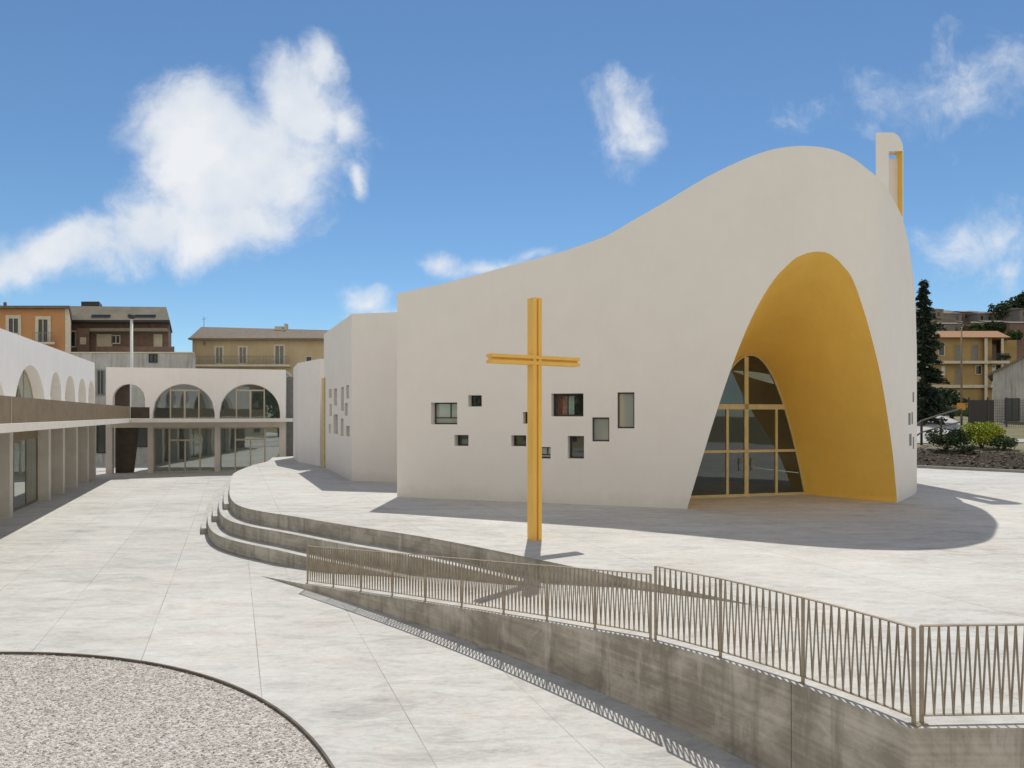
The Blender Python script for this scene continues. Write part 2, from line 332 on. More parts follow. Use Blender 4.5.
class Wall:
    """a wall along a plan polyline; s = distance along it; openings are (s0, s1, lo(s), hi(s), reveal)"""
    def __init__(w, line, thick):
        w.line = line; w.thick = thick; w.cum = [0]
        for a, b in zip(line, line[1:]): w.cum.append(w.cum[-1]+math.hypot(b[0]-a[0], b[1]-a[1]))
        w.back = offset(line, -thick) if len(line) > 1 else line
        w.len = w.cum[-1]
    def pt(w, s, z, depth=0):
        L = w.line
        for i in range(len(L)-1):
            if s <= w.cum[i+1] or i == len(L)-2:
                t = (s-w.cum[i])/(w.cum[i+1]-w.cum[i]); break
        x, y = lerp(L[i][0], L[i+1][0], t), lerp(L[i][1], L[i+1][1], t)
        if depth:
            bx, by = lerp(w.back[i][0], w.back[i+1][0], t), lerp(w.back[i][1], w.back[i+1][1], t)
            k = depth/w.thick; x, y = lerp(x, bx, k), lerp(y, by, k)
        return (x, y, z)
    def mesh(w, zb, ztop, ops, step=.5, extra=(), top=True, back=True):
        mb = MB(); S_ = set(list(w.cum)+list(extra)); n = int(w.len/step)+1
        for i in range(n+1): S_.add(w.len*i/n)
        for o in ops:
            m = 24 if o[4:] and o[5] else 1
            for i in range(m+1): S_.add(lerp(o[0], o[1], i/m))
        S_ = sorted(S_); T = [S_[0]]
        for x in S_[1:]:
            if x-T[-1] > 1e-4: T.append(x)
        zt = ztop if callable(ztop) else (lambda s, side=0: ztop)
        e = 1e-4
        for a, b in zip(T, T[1:]):
            A, B = a+e, b-e; mid = (a+b)/2
            iv = sorted([o for o in ops if o[0] < mid < o[1]], key=lambda o: o[2](mid))
            cur = (zb, zb)
            for o in iv:
                lo = (o[2](a), o[2](b)); hi = (o[3](a), o[3](b))
                if (lo[0]+lo[1])/2 > (cur[0]+cur[1])/2+.002:
                    for d in ((0, w.thick) if back else (0,)): mb.quad(w.pt(a, cur[0], d), w.pt(b, cur[1], d), w.pt(b, lo[1], d), w.pt(a, lo[0], d))
                    if o[4]: mb.quad(w.pt(a, lo[0]), w.pt(b, lo[1]), w.pt(b, lo[1], w.thick), w.pt(a, lo[0], w.thick))
                if o[4]: mb.quad(w.pt(a, hi[0]), w.pt(b, hi[1]), w.pt(b, hi[1], w.thick), w.pt(a, hi[0], w.thick))
                cur = hi
            ta, tb = zt(A), zt(B)
            for d in ((0, w.thick) if back else (0,)): mb.quad(w.pt(a, cur[0], d), w.pt(b, cur[1], d), w.pt(b, tb, d), w.pt(a, ta, d))
            if top: mb.quad(w.pt(a, ta), w.pt(b, tb), w.pt(b, tb, w.thick), w.pt(a, ta, w.thick))
        for x in extra:                                    # vertical steps of the skyline
            l, r = zt(x-e), zt(x+e)
            if abs(l-r) > .01: mb.quad(w.pt(x, l), w.pt(x, r), w.pt(x, r, w.thick), w.pt(x, l, w.thick))
        for o in ops:
            if not o[4]: continue
            for x in (o[0], o[1]):
                if o[3](x)-o[2](x) > .01: mb.quad(w.pt(x, o[2](x)), w.pt(x, o[3](x)), w.pt(x, o[3](x), w.thick), w.pt(x, o[2](x), w.thick))
        for x, d in ((0, 1), (w.len, -1)): mb.quad(w.pt(x, zb), w.pt(x, zt(x+d*e)), w.pt(x, zt(x+d*e), w.thick), w.pt(x, zb, w.thick))
        return mb
    def panel(w, s0, s1, lo, hi, depth, n=24, th=.02):
        mb = MB()
        for i in range(n):
            a, b = lerp(s0, s1, i/n), lerp(s0, s1, (i+1)/n)
            mb.quad(w.pt(a, lo(a), depth), w.pt(b, lo(b), depth), w.pt(b, hi(b), depth), w.pt(a, hi(a), depth))
        return mb
    def barv(w, mb, s, z0, z1, wd, d0, d1):
        mb.hexa([w.pt(s-wd/2, z0, d0), w.pt(s+wd/2, z0, d0), w.pt(s+wd/2, z0, d1), w.pt(s-wd/2, z0, d1)],
                [w.pt(s-wd/2, z1, d0), w.pt(s+wd/2, z1, d0), w.pt(s+wd/2, z1, d1), w.pt(s-wd/2, z1, d1)])
    def barh(w, mb, s0, s1, z, ht, d0, d1):
        mb.hexa([w.pt(s0, z-ht/2, d0), w.pt(s1, z-ht/2, d0), w.pt(s1, z-ht/2, d1), w.pt(s0, z-ht/2, d1)],
                [w.pt(s0, z+ht/2, d0), w.pt(s1, z+ht/2, d0), w.pt(s1, z+ht/2, d1), w.pt(s0, z+ht/2, d1)])
    def rim(w, mb, s0, s1, hi, wd, d0, d1, n=28):        # a curved frame following the opening's head
        for i in range(n):
            a, b = lerp(s0, s1, i/n), lerp(s0, s1, (i+1)/n)
            mb.hexa([w.pt(a, hi(a)-wd, d0), w.pt(b, hi(b)-wd, d0), w.pt(b, hi(b)-wd, d1), w.pt(a, hi(a)-wd, d1)],
                    [w.pt(a, hi(a), d0), w.pt(b, hi(b), d0), w.pt(b, hi(b), d1), w.pt(a, hi(a), d1)])
def const(z): return lambda s: z
def arch(c, r, zs, h): return lambda s: zs+h*math.sqrt(max(0, 1-((s-c)/r)**2))

# ------------------------------------------------------------------ ground and plazas
g = MB(); g.quad((-900, -900, -.03), (900, -900, -.03), (900, 900, -.03), (-900, 900, -.03)); struct(g, 'ground', M['terrain'])
g = MB(); g.quad((-60, -60, 0), (70, -60, 0), (70, 75, 0), (-60, 75, 0)); struct(g, 'lower_plaza', M['paving'])

P = catmull([(-17.7, 50.5), (-16.6, 46.2), (-16.35, 43.2), (-15.35, 38), (-14.2, 34.6), (-12.0, 29), (-10.65, 25.9), (-9.55, 23.95), (-8.35, 22.65),
             (-6.75, 21.4), (-4.75, 19.75), (-3.0, 18.45), (-1.46, 17.15), (1.08, 14.62), (4.45, 11.15)], 7)
def WX(Y): return 1.48652128e-03*Y**3-9.00781549e-02*Y*Y+6.238259e-01*Y+3.62058148
WZ = [(7.0, 1.329), (8.2, 1.268), (9.3, 1.20), (10.38, 1.115), (11.24, .985), (12.96, .736), (14.62, .515), (17.67, .126), (19.2, 0)]
WY = [7.0+(19.2-7.0)*i/60 for i in range(61)]
W = [(WX(y), y) for y in WY]                        # foot of the retaining wall, corner first
def wz(y): return interp(WZ, y)
CORNER = W[0]
KERB = [gp(918, 468, PZ), gp(1024, 473, PZ)]
kd = (KERB[1][0]-KERB[0][0], KERB[1][1]-KERB[0][1])
K0 = (KERB[0][0]-kd[0]*3.2, KERB[0][1]-kd[1]*3.2); K1 = (KERB[1][0]+kd[0]*9, KERB[1][1]+kd[1]*9)
i86 = 0
plaza_poly = P + [W[i] for i in range(i86, -1, -1)] + [(60, 7.35), (62, K1[1]), K1, K0, (-2, 58), (-14, 56)]
g = MB(); g.prism(plaza_poly, .02, PZ)
up = g.build('upper_plaza', M['paving_up']); tag(up, kind='structure')
up.data.materials.append(M['riser']); up.data.materials.append(M['wallconc'])
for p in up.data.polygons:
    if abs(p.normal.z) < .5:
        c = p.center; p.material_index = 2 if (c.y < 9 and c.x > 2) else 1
# seat steps below the plaza edge and the half steps at their left end
steps = thing('amphitheatre_steps', (-6.5, 20, 0), 'curved concrete seat steps rising to the upper plaza beside the yellow cross', 'steps')
T1, T2, T3 = P, offset(P, .40), offset(P, .80)
def band(a, b, z0, z1, i0, i1):
    mb = MB()
    a, b = a[i0:i1], b[i0:i1]
    for i in range(len(a)-1):
        mb.quad((*a[i], z1), (*a[i+1], z1), (*b[i+1], z1), (*b[i], z1))
        mb.quad((*b[i], z0), (*b[i+1], z0), (*b[i+1], z1), (*b[i], z1))
    for i in (0, -1): mb.quad((*a[i], z0), (*b[i], z0), (*b[i], z1), (*a[i], z1))
    return mb
def two(o):
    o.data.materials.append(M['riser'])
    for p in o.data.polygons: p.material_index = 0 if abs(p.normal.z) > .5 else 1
two(band(T1, T2, .02, .885, 0, len(P)).build('seat_step', M['tread'], steps, normals=False))
two(band(T2, T3, .01, .44, 0, len(P)).build('seat_step', M['tread'], steps, normals=False))
iL = max(i for i, p in enumerate(P) if p[1] > 25.9)
for base, z0, z1, sh, k in ((T1, .885, 1.105, 0, 0), (T2, .44, .66, 0, 0), (T3, 0, .22, 0, 0)):
    o = band(base, offset(base, .22), z0, z1, 0, iL+1+k).build('half_step', M['tread'], steps, normals=False); two(o)

# ramp with its retaining wall
ramp_t = thing('ramp', (0, 12, 0), 'concrete ramp and stained retaining wall sloping up to the corner of the upper plaza', 'ramp')
Wr = list(reversed(W)); n0 = len(Wr)-1
Wr = Wr[:n0+1]
pe = offset(P, -.15)
PX = sorted((p for p in pe if p[1] < 23.5), key=lambda p: p[0])     # the ramp's level lines run straight back from the wall
def pinner(t):
    w_ = Wr[min(len(Wr)-1, round(t*(len(Wr)-1)))]; x = w_[0]+.09*max(0, (w_[0]-2)/2.1)
    if t >= 1: return PX[-1]
    return (min(x, PX[-1][0]), interp(PX, x))
sf, wf = MB(), MB()
for i in range(len(Wr)-1):
    a, b = Wr[i], Wr[i+1]; za, zb = wz(a[1])+.004, wz(b[1])+.004
    c, d = pinner(i/(len(Wr)-1)), pinner((i+1)/(len(Wr)-1))
    za, zb = min(za, PZ-.001), min(zb, PZ-.001)
    sf.quad((*a, za), (*b, zb), (*d, zb), (*c, za))
    wf.quad((*a, -.01), (*b, -.01), (*b, zb), (*a, za))
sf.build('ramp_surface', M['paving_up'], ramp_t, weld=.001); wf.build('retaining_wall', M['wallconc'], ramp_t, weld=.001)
jm = MB(); y = 8.35; jm.bar((WX(y)-.001, y, 0.02), (WX(y)-.001, y, 1.26), .008, .006, (0, 1, 0)); jm.build('wall_joint', M['edging'], ramp_t)

# gravel bed with metal edging
gc, gr = (-9.513, 4.614), 8.294
mb = MB(); mb.poly([(gc[0]+gr*math.cos(t), gc[1]+gr*math.sin(t), .006) for t in [2*math.pi*i/160 for i in range(160)]])
tag(mb.build('gravel', M['gravel']), kind='stuff')
# loose stones over the part of the bed in view
st = MB()
for i in range(22000):
    a = random.uniform(R(0), R(100)); r = gr*math.sqrt(random.uniform(.3, .995)); x, y = gc[0]+r*math.cos(a), gc[1]+r*math.sin(a)
    if y < 5.5: continue
    s = random.uniform(.009, .025); h = s*random.uniform(.5, .9); t = random.uniform(0, 6.28)
    q = [(x+s*random.uniform(.7, 1.2)*math.cos(t+k*1.57), y+s*random.uniform(.7, 1.2)*math.sin(t+k*1.57)) for k in range(4)]
    n = len(st.v); st.v += [(*p, .005) for p in q]+[(lerp(p[0], x, .45), lerp(p[1], y, .45), .005+h) for p in q]
    st.f += [(n, n+1, n+5, n+4), (n+1, n+2, n+6, n+5), (n+2, n+3, n+7, n+6), (n+3, n, n+4, n+7), (n+4, n+5, n+6, n+7)]
m, nt, b = newmat('gravel_stone'); gi = nt.nodes.new('ShaderNodeNewGeometry')
nt.links.new(ramp(nt, gi.outputs['Random Per Island'], [(0, (.36, .32, .275)), (.5, (.58, .535, .475)), (1, (.80, .755, .69))]), b.inputs['Base Color']); b.inputs['Roughness'].default_value = .85
tag(st.build('loose_stones', m, normals=False), kind='stuff')
mb = MB(); N = 160
for i in range(N):
    t, u = 2*math.pi*i/N, 2*math.pi*(i+1)/N
    for (ra, rb, z0, z1) in ((gr+.0, gr+.035, 0, .05),):
        A = lambda r, t, z: (gc[0]+r*math.cos(t), gc[1]+r*math.sin(t), z)
        mb.quad(A(ra, t, z1), A(rb, t, z1), A(rb, u, z1), A(ra, u, z1)); mb.quad(A(ra, t, z0), A(ra, u, z0), A(ra, u, z1), A(ra, t, z1)); mb.quad(A(rb, t, z0), A(rb, u, z0), A(rb, u, z1), A(rb, t, z1))
solo(mb, 'bed_edging', M['edging'], 'thin rusty metal edging curving round the pale gravel bed', 'edging')

# ------------------------------------------------------------------ church
ch = thing('church', (5, 28, PZ), 'white curved church with a wavy roofline and a yellow parabolic entrance', 'church')
front = [(-4.46, 26.5), (6.03, 23.15)]
curve = catmull([(6.03, 23.15), (8.1, 22.55), (10.2, 22.35), (12.3, 23.05), (14.0, 24.85), (15.62, 26.75), (16.95, 28.6), (17.75, 30.6), (17.85, 32.9), (17.1, 37)], 12)
line = front+curve[1:]
cw = Wall(line, .55)
TOP = [(397, 293.5), (430, 286.5), (465, 278), (519, 263), (546, 256), (573, 248), (607, 235.4), (632, 220.8), (665, 202), (704, 178.6), (740.6, 160.7),
       (769, 150.4), (789, 146.7), (809, 146), (833, 149.6), (853.6, 158.7), (867.7, 169.5), (875.6, 175.6)]
AFTER = [(875.6, 175.6), (884, 185), (890, 193.5), (896, 204), (902, 217), (906, 232), (908.5, 244), (911, 259), (914, 281), (915.6, 307), (916.6, 345)]
SKYLINE = catmull(TOP+AFTER[1:], 8)
def colpx(s): p = cw.pt(s, 0); return 512+F*p[0]/p[1]
def find_s(px):
    a, b = 0, s_tan
    for _ in range(50):
        m = (a+b)/2
        if colpx(m) < px: a = m
        else: b = m
    return (a+b)/2
smp = [cw.len*i/800 for i in range(801)]
s_tan = max(smp, key=colpx)
s_t0, s_t1 = find_s(875.6), find_s(902.8)
zend = None
def church_top(s):
    global zend
    p = cw.pt(s, 0)
    if s <= s_tan-.05: y = interp(SKYLINE, colpx(s))
    else:
        q = cw.pt(s_tan-.05, 0); z0 = zp(interp(AFTER, colpx(s_tan-.05)), q[1]); return lerp(z0, 6.2, min(1, (s-s_tan)/3))
    return zp(y, p[1])
ARCH = [(687, 509), (705, 449), (720.4, 400), (737, 352.7), (754, 313), (773, 281), (792, 261), (802, 255), (811, 252.3), (819, 251.6), (827, 252.8), (834, 257), (841, 263.5), (852.5, 279),
        (864, 311), (873, 343), (881, 377), (888, 419), (893, 456), (897, 500)]
# smooth the arch outline
ARCHS = catmull(ARCH, 6)
s_a0, s_a1 = find_s(687.5), find_s(896.8)
def arch_z(s):
    if s <= s_a0+1e-6 or s >= s_a1-1e-6: return PZ
    return max(PZ, zp(interp(ARCHS, colpx(s)), cw.pt(s, 0)[1]))
ops = []
WIN = [(431, 457.2, 402.5, 424.4, 'pale'), (468.2, 481.7, 395.2, 406.5, 'dark'), (454.3, 468.5, 435, 446, 'dark'), (511.2, 526.2, 435.3, 446.3, 'dark'),
       (523, 533, 412, 423.7, 'dark'), (536, 550.6, 447, 458.7, 'pale'), (551.3, 583.4, 393.4, 416.4, 'curtain'), (567.7, 584, 436, 458.7, 'dark'),
       (592, 609.3, 417.4, 441.5, 'flush'), (617.3, 634.4, 392.3, 428.4, 'flush')]
wspec = []
for x0, x1, y0, y1, k in WIN:
    a, b = find_s(x0), find_s(x1); Yc = cw.pt((a+b)/2, 0)[1]; z1, z0 = zp(y0, Yc), zp(y1, Yc)
    ops.append((a, b, const(z0), const(z1), True, False)); wspec.append((a, b, z0, z1, k))
ops.append((s_a0, s_a1, const(PZ-.5), arch_z, False, True))
NA = 90
extra = [s_t0, s_t1]+[lerp(s_a0, s_a1, .5-.5*math.cos(math.pi*i/NA)) for i in range(NA+1)]
fac = cw.mesh(PZ-.05, church_top, ops, .16, extra, back=False).build('facade', M['plaster'], ch, weld=.0005)
# bell tower: a slab standing beside the nave, cut by one tall slot with a yellow jamb
TY0, TY1 = 33.0, 33.52; tx0, tx1, tx2, tx3 = xp(875.8, TY0), xp(888.8, TY0), 18.86, xp(903.2, TY0)
tzt, tzh, tzl = zp(132.5, TY0), zp(148.5, TY0), zp(216, TY0)
sk = .36
mb = MB(); mb.hexa([(tx0, TY0, PZ-.02), (tx1, TY0, PZ-.02), (tx1+.02, TY1, PZ-.02), (tx0+sk, TY1, PZ-.02)], [(tx0, TY0, tzt-.9), (tx1, TY0, tzt-.9), (tx1+.02, TY1, tzt-.9), (tx0+sk, TY1, tzt-.9)])
def rc(n=8): return [(tx3-.55+.55*math.sin(math.pi/2*i/n), tzt-.9+.9*math.cos(math.pi/2*i/n)) for i in range(n+1)]
out = [(tx0, tzt-.9), (tx0, tzt)]+rc()
def bx_(x, y): return x+(sk if y == TY1 and x < tx0+.01 else 0)
for y in (TY0, TY1): mb.poly([(bx_(x, y), y, z) for x, z in out])
for (xa_, za_), (xb_, zb_) in zip(out, out[1:]): mb.quad((xa_, TY0, za_), (xb_, TY0, zb_), (bx_(xb_, TY1), TY1, zb_), (bx_(xa_, TY1), TY1, za_))
mb.quad((tx1, TY0, tzh), (tx3, TY0, tzh), (tx3, TY1, tzh), (tx1, TY1, tzh))
mb.box(tx2+.02, tx3, TY0, TY1, PZ-.02, tzt-.9); mb.box(tx1, tx2+.02, TY0, TY1, PZ-.02, tzl)
mb.box(xp(888.4, TY1-.1), tx2, TY1-.14, TY1-.02, tzl, zp(159.5, TY1))
tw = mb.build('bell_tower', M['plaster'], ch)
mb = MB(); mb.box(tx2-.01, tx2+.018, TY0+.004, TY1-.004, tzl, tzh); mb.build('slot_jamb', M['yellow'], tw)
# windows of the facade
for a, b, z0, z1, k in wspec:
    d = .14 if k == 'flush' else .36
    fr = MB(); t = .05
    for s in (a+t/2, b-t/2): cw.barv(fr, s, z0, z1, t, d, d+.06)
    for z in (z0+t/2, z1-t/2): cw.barh(fr, a+t, b-t, z, t, d, d+.06)
    if k == 'pale': cw.barh(fr, a+t, b-t, lerp(z0, z1, .3), .04, d, d+.05); cw.barv(fr, lerp(a, b, .62), lerp(z0, z1, .3)+.02, z1-t, .04, d, d+.05)
    w = fr.build('window', M['darkframe'], ch)
    pm = {'pale': M['paleglass'], 'flush': M['paleglass'], 'curtain': M['curtainglass']}.get(k, M['glass'])
    cw.panel(a+t, b-t, const(z0+t), const(z1-t), d+.03, 2).build('pane', pm, w, normals=False)
    if k == 'curtain':
        for (u0, u1, mt) in ((.10, .24, 'redcurtain'), (.26, .42, 'pinkcurtain'), (.46, .64, 'whitecurtain')):
            cm = MB(); n = 14
            for i in range(n):
                ua, ub = lerp(u0, u1, i/n), lerp(u0, u1, (i+1)/n)
                da, db = d+.09+.02*math.sin(i*1.9), d+.09+.02*math.sin((i+1)*1.9)
                cm.quad(cw.pt(lerp(a, b, ua), z0+.06, da), cw.pt(lerp(a, b, ub), z0+.06, db), cw.pt(lerp(a, b, ub), z1-.08, db), cw.pt(lerp(a, b, ua), z1-.08, da))
            cm.build('curtain', M[mt], w, normals=False)
# slit windows near the right-hand curve
for (x0, x1, y0, y1) in ((908.3, 910.6, 413, 425), (911.5, 912.8, 412, 424), (909.2, 911.5, 434, 446), (912.8, 914, 437, 449), (912.6, 914, 392, 402)):
    a, b = find_s(x0), find_s(x1); Yc = cw.pt(a, 0)[1]; sl = MB()
    sl.hexa([cw.pt(a, zp(y1, Yc), -.004), cw.pt(b, zp(y1, Yc), -.004), cw.pt(b, zp(y1, Yc), .05), cw.pt(a, zp(y1, Yc), .05)],
            [cw.pt(a, zp(y0, Yc), -.004), cw.pt(b, zp(y0, Yc), -.004), cw.pt(b, zp(y0, Yc), .05), cw.pt(a, zp(y0, Yc), .05)])
    sl.build('slit_window', M['shutter'], ch)
# the deep yellow portal between the outer arch and the glazed inner arch
D0, D1 = gp(686, 498.4, PZ), gp(805, 494.3, PZ)
dl = math.hypot(D1[0]-D0[0], D1[1]-D0[1]); dux = ((D1[0]-D0[0])/dl, (D1[1]-D0[1])/dl)
DC, DH = on_line(751, D0, D1), 5.56
def dpt(a, z, b=0): return (D0[0]+dux[0]*a-dux[1]*b, D0[1]+dux[1]*a+dux[0]*b, z)
def inner(a):
    c = DC; r = c if a < c else dl-c; return PZ+DH*max(0, 1-abs((a-c)/r)**2.05)
outer_pts = [cw.pt(s, arch_z(s)) for s in extra[2:]]
ol = [0]
for p, q in zip(outer_pts, outer_pts[1:]): ol.append(ol[-1]+(Vector(p)-Vector(q)).length)
ip = [dpt(a, inner(a)) for a in [dl*(.5-.5*math.cos(math.pi*i/160)) for i in range(161)]]
il = [0]
for p, q in zip(ip, ip[1:]): il.append(il[-1]+(Vector(p)-Vector(q)).length)
def inner_at(t):
    t *= il[-1]
    for i in range(len(ip)-1):
        if t <= il[i+1]: return Vector(ip[i]).lerp(Vector(ip[i+1]), (t-il[i])/(il[i+1]-il[i]))
    return Vector(ip[-1])
pm = MB(); K = 10
rows = []
for j in range(K+1):
    rows.append([])
    for i, p in enumerate(outer_pts):
        q = inner_at(ol[i]/ol[-1]); rows[-1].append(tuple(Vector(p).lerp(q, j/K)))
for j in range(K):
    for i in range(len(outer_pts)-1): pm.quad(rows[j][i], rows[j][i+1], rows[j+1][i+1], rows[j+1][i])
pm.build('portal', M['yellow'], ch, smooth=True, weld=.0005)
# glazed entrance screen
dr = MB(); fw = .055
n = 48
As = [dl*(.5-.5*math.cos(math.pi*i/n)) for i in range(n+1)]
def inset(a, w): return max(PZ, inner(a)-w)
for a, b in zip(As, As[1:]):       # rim
    pa, pb = Vector((a, inner(a))), Vector((b, inner(b))); t = (pb-pa).normalized(); nn = Vector((t.y, -t.x))*fw
    ia, ib = pa+nn, pb+nn; ia.y = max(PZ, ia.y); ib.y = max(PZ, ib.y)
    dr.hexa([dpt(pa.x, pa.y, -.05), dpt(pb.x, pb.y, -.05), dpt(ib.x, ib.y, -.05), dpt(ia.x, ia.y, -.05)], [dpt(pa.x, pa.y, .05), dpt(pb.x, pb.y, .05), dpt(ib.x, ib.y, .05), dpt(ia.x, ia.y, .05)])
def span(z):
    u = max(0, (1-(z-PZ)/DH))**(1/2.05); return DC-DC*u+fw*1.1, DC+(dl-DC)*u-fw*1.1
def dbox(a0, a1, z0, z1, b0=-.045, b1=.045):
    dr.hexa([dpt(a0, z0, b0), dpt(a1, z0, b0), dpt(a1, z0, b1), dpt(a0, z0, b1)], [dpt(a0, z1, b0), dpt(a1, z1, b0), dpt(a1, z1, b1), dpt(a0, z1, b1)])
ztr, zmid = PZ+3.4, PZ+1.72
a0, a1 = span(ztr); dbox(a0, a1, ztr, ztr+.2)
a0, a1 = span(zmid); dbox(a0, a1, zmid, zmid+.10, -.04, .04)
a0, a1 = span(PZ+.02); dbox(a0, a1, PZ, PZ+.10, -.04, .04)
ac = on_line(746, D0, D1)
dbox(ac-.085, ac+.085, PZ+.1, inner(ac)-.08)
for px, w in ((727, .05), (776, .05)):
    aa = on_line(px, D0, D1); dbox(aa-w, aa+w, PZ+.1, ztr)
door = dr.build('entrance_screen', M['cream_frame'], ch)
gl = MB()
for a, b in zip(As, As[1:]):
    gl.quad(dpt(a, PZ), dpt(b, PZ), dpt(b, inner(b)), dpt(a, inner(a)))
gl.build('door_glass', M['doorglass'], door, normals=False)
for px in (740, 752):
    hm = MB(); aa = on_line(px, D0, D1); hm.tube([dpt(aa, PZ+1.0, -.11), dpt(aa, PZ+1.5, -.11)], .018, 8)
    for z in (PZ+1.05, PZ+1.45): hm.tube([dpt(aa, z, -.11), dpt(aa, z, -.03)], .012, 6)
    hm.build('pull_handle', M['rail'], door, smooth=False)
# nave roof and back walls
rf = MB(); SS = [cw.len*i/120 for i in range(121)]
def backpt(s):
    t = s/cw.len; return (lerp(-1.5, 14.5, t), 45.0)
def rtop(s):
    z = church_top(min(max(s, .01), cw.len-.01))
    return z-.35
for a, b in zip(SS, SS[1:]):
    A, B = cw.pt(a, rtop(a), .5), cw.pt(b, rtop(b), .5); C, D = (*backpt(b), 7.4), (*backpt(a), 7.4)
    for k in range(6):
        u, v = k/6, (k+1)/6
        def L(P_, Q_, t): return (lerp(P_[0], Q_[0], t), lerp(P_[1], Q_[1], t), lerp(P_[2], Q_[2], 1-(1-t)**1.6))
        rf.quad(L(A, D, u), L(B, C, u), L(B, C, v), L(A, D, v))
rf.build('roof', M['greywall'], ch, smooth=True, weld=.001)
bw = MB(); A, B = cw.pt(0, PZ, .3), cw.pt(cw.len, PZ, .3); C, D = backpt(cw.len), backpt(0)
for p, q, h0, h1 in ((A, (*D, 0), rtop(0), 7.4), ((*D, 0), (*C, 0), 7.4, 7.4), ((*C, 0), B, 7.4, rtop(cw.len))):
    for k in range(6):
        u, v = k/6, (k+1)/6
        f = (lambda t: 1-(1-t)**1.6) if h0 > h1 else ((lambda t: t**1.6) if h1 > h0 else (lambda t: t))
        bw.quad((lerp(p[0], q[0], u), lerp(p[1], q[1], u), PZ-.02), (lerp(p[0], q[0], v), lerp(p[1], q[1], v), PZ-.02), (lerp(p[0], q[0], v), lerp(p[1], q[1], v), lerp(h0, h1, f(v))), (lerp(p[0], q[0], u), lerp(p[1], q[1], u), lerp(h0, h1, f(u))))
bw.build('rear_wall', M['plaster'], ch, weld=.001)
# side chapel (two plain faces) and the lower sacristy block behind it
CH = [(-11.35, 41.2), (-7.7, 32.8), (-3.9, 31.85)]
sw = Wall(CH, .3)
L0 = sw.cum[1]
slots = []
for (x0, x1, y0, y1) in ((328.9, 331.6, 389, 398), (329.5, 331.8, 404, 416), (328.8, 330.8, 424, 433), (333.8, 337.0, 388.5, 405.5), (333.5, 337.6, 414.5, 434), (341, 343.8, 387, 410.7),
                         (340.7, 343.5, 418.5, 436), (344.7, 347.6, 403, 415.5), (346.3, 348.9, 385, 398.5), (346, 349.5, 426, 436.3)):
    a, b = on_line(x0, CH[0], CH[1]), on_line(x1, CH[0], CH[1]); Yc = sw.pt((a+b)/2, 0)[1]
    slots.append((a, b, const(zp(y1, Yc)), const(zp(y0, Yc)), True, False))
cp = sw.mesh(PZ-.05, 9.36, slots, .8, [])
cp.prism([(-11.35+.28, 41.2+.1), (-7.7+.28, 32.8+.28), (-3.9, 31.85+.3), (-2.2, 42), (-8, 45)], 9.2, 9.32)
cp.quad((-11.35, 41.2, PZ), (-8, 45, PZ), (-8, 45, 9.34), (-11.35, 41.2, 9.34)); cp.quad((-2.2, 42, PZ), (-8, 45, PZ), (-8, 45, 9.34), (-2.2, 42, 9.34))
chapel = cp.build('side_chapel', M['plaster'], ch)
for a, b, lo, hi, *_ in slots:
    sw.panel(a, b, lo, hi, .2, 1).build('slot_window', M['shutter'], chapel, normals=False)
mb = MB(); Yf = 41.0
mb.hexa([(xp(321.8, Yf), Yf, PZ), (xp(326.2, Yf), Yf-.4, PZ), (xp(326.2, Yf)+.3, Yf+.3, PZ), (xp(321.8, Yf)+.3, Yf+.5, PZ)],
        [(xp(321.8, Yf), Yf, 6.7), (xp(326.2, Yf), Yf-.4, 6.7), (xp(326.2, Yf)+.3, Yf+.3, 6.7), (xp(321.8, Yf)+.3, Yf+.5, 6.7)])
mb.build('door_fin', M['cream_frame'], ch)
mb = MB(); mb.prism([(-14.35, 45.8), (-11.9, 42.3), (-8.2, 45.2), (-11, 54), (-16.2, 50.6)], PZ-.02, 7.97); mb.build('sacristy', M['plaster_warm'], ch)

# ------------------------------------------------------------------ the yellow cross
cb = gp(534.6, 539.5, PZ)
cr = thing('cross', (cb[0], cb[1], PZ), 'tall golden yellow cross standing on the upper plaza edge', 'cross')
ca = R(31); cux = (math.cos(ca), math.sin(ca)); zt = zp(298.5, cb[1]); za = zp(360.5, cb[1])
mb = MB()
mb.obox(cb, cux, -.13, -.03, -.14, .14, PZ, zt); mb.obox(cb, cux, .03, .13, -.14, .14, PZ, zt); mb.obox(cb, cux, -.03, .03, -.09, .09, PZ, zt-.02)
mb.build('post', M['cross'], cr)
mb = MB()
mb.obox(cb, cux, -1.33, 1.33, -.155, .155, za+.03, za+.115); mb.obox(cb, cux, -1.33, 1.33, -.155, .155, za-.115, za-.03); mb.obox(cb, cux, -1.31, 1.31, -.08, .08, za-.03, za+.03)
mb.build('crossbar', M['cross'], cr)

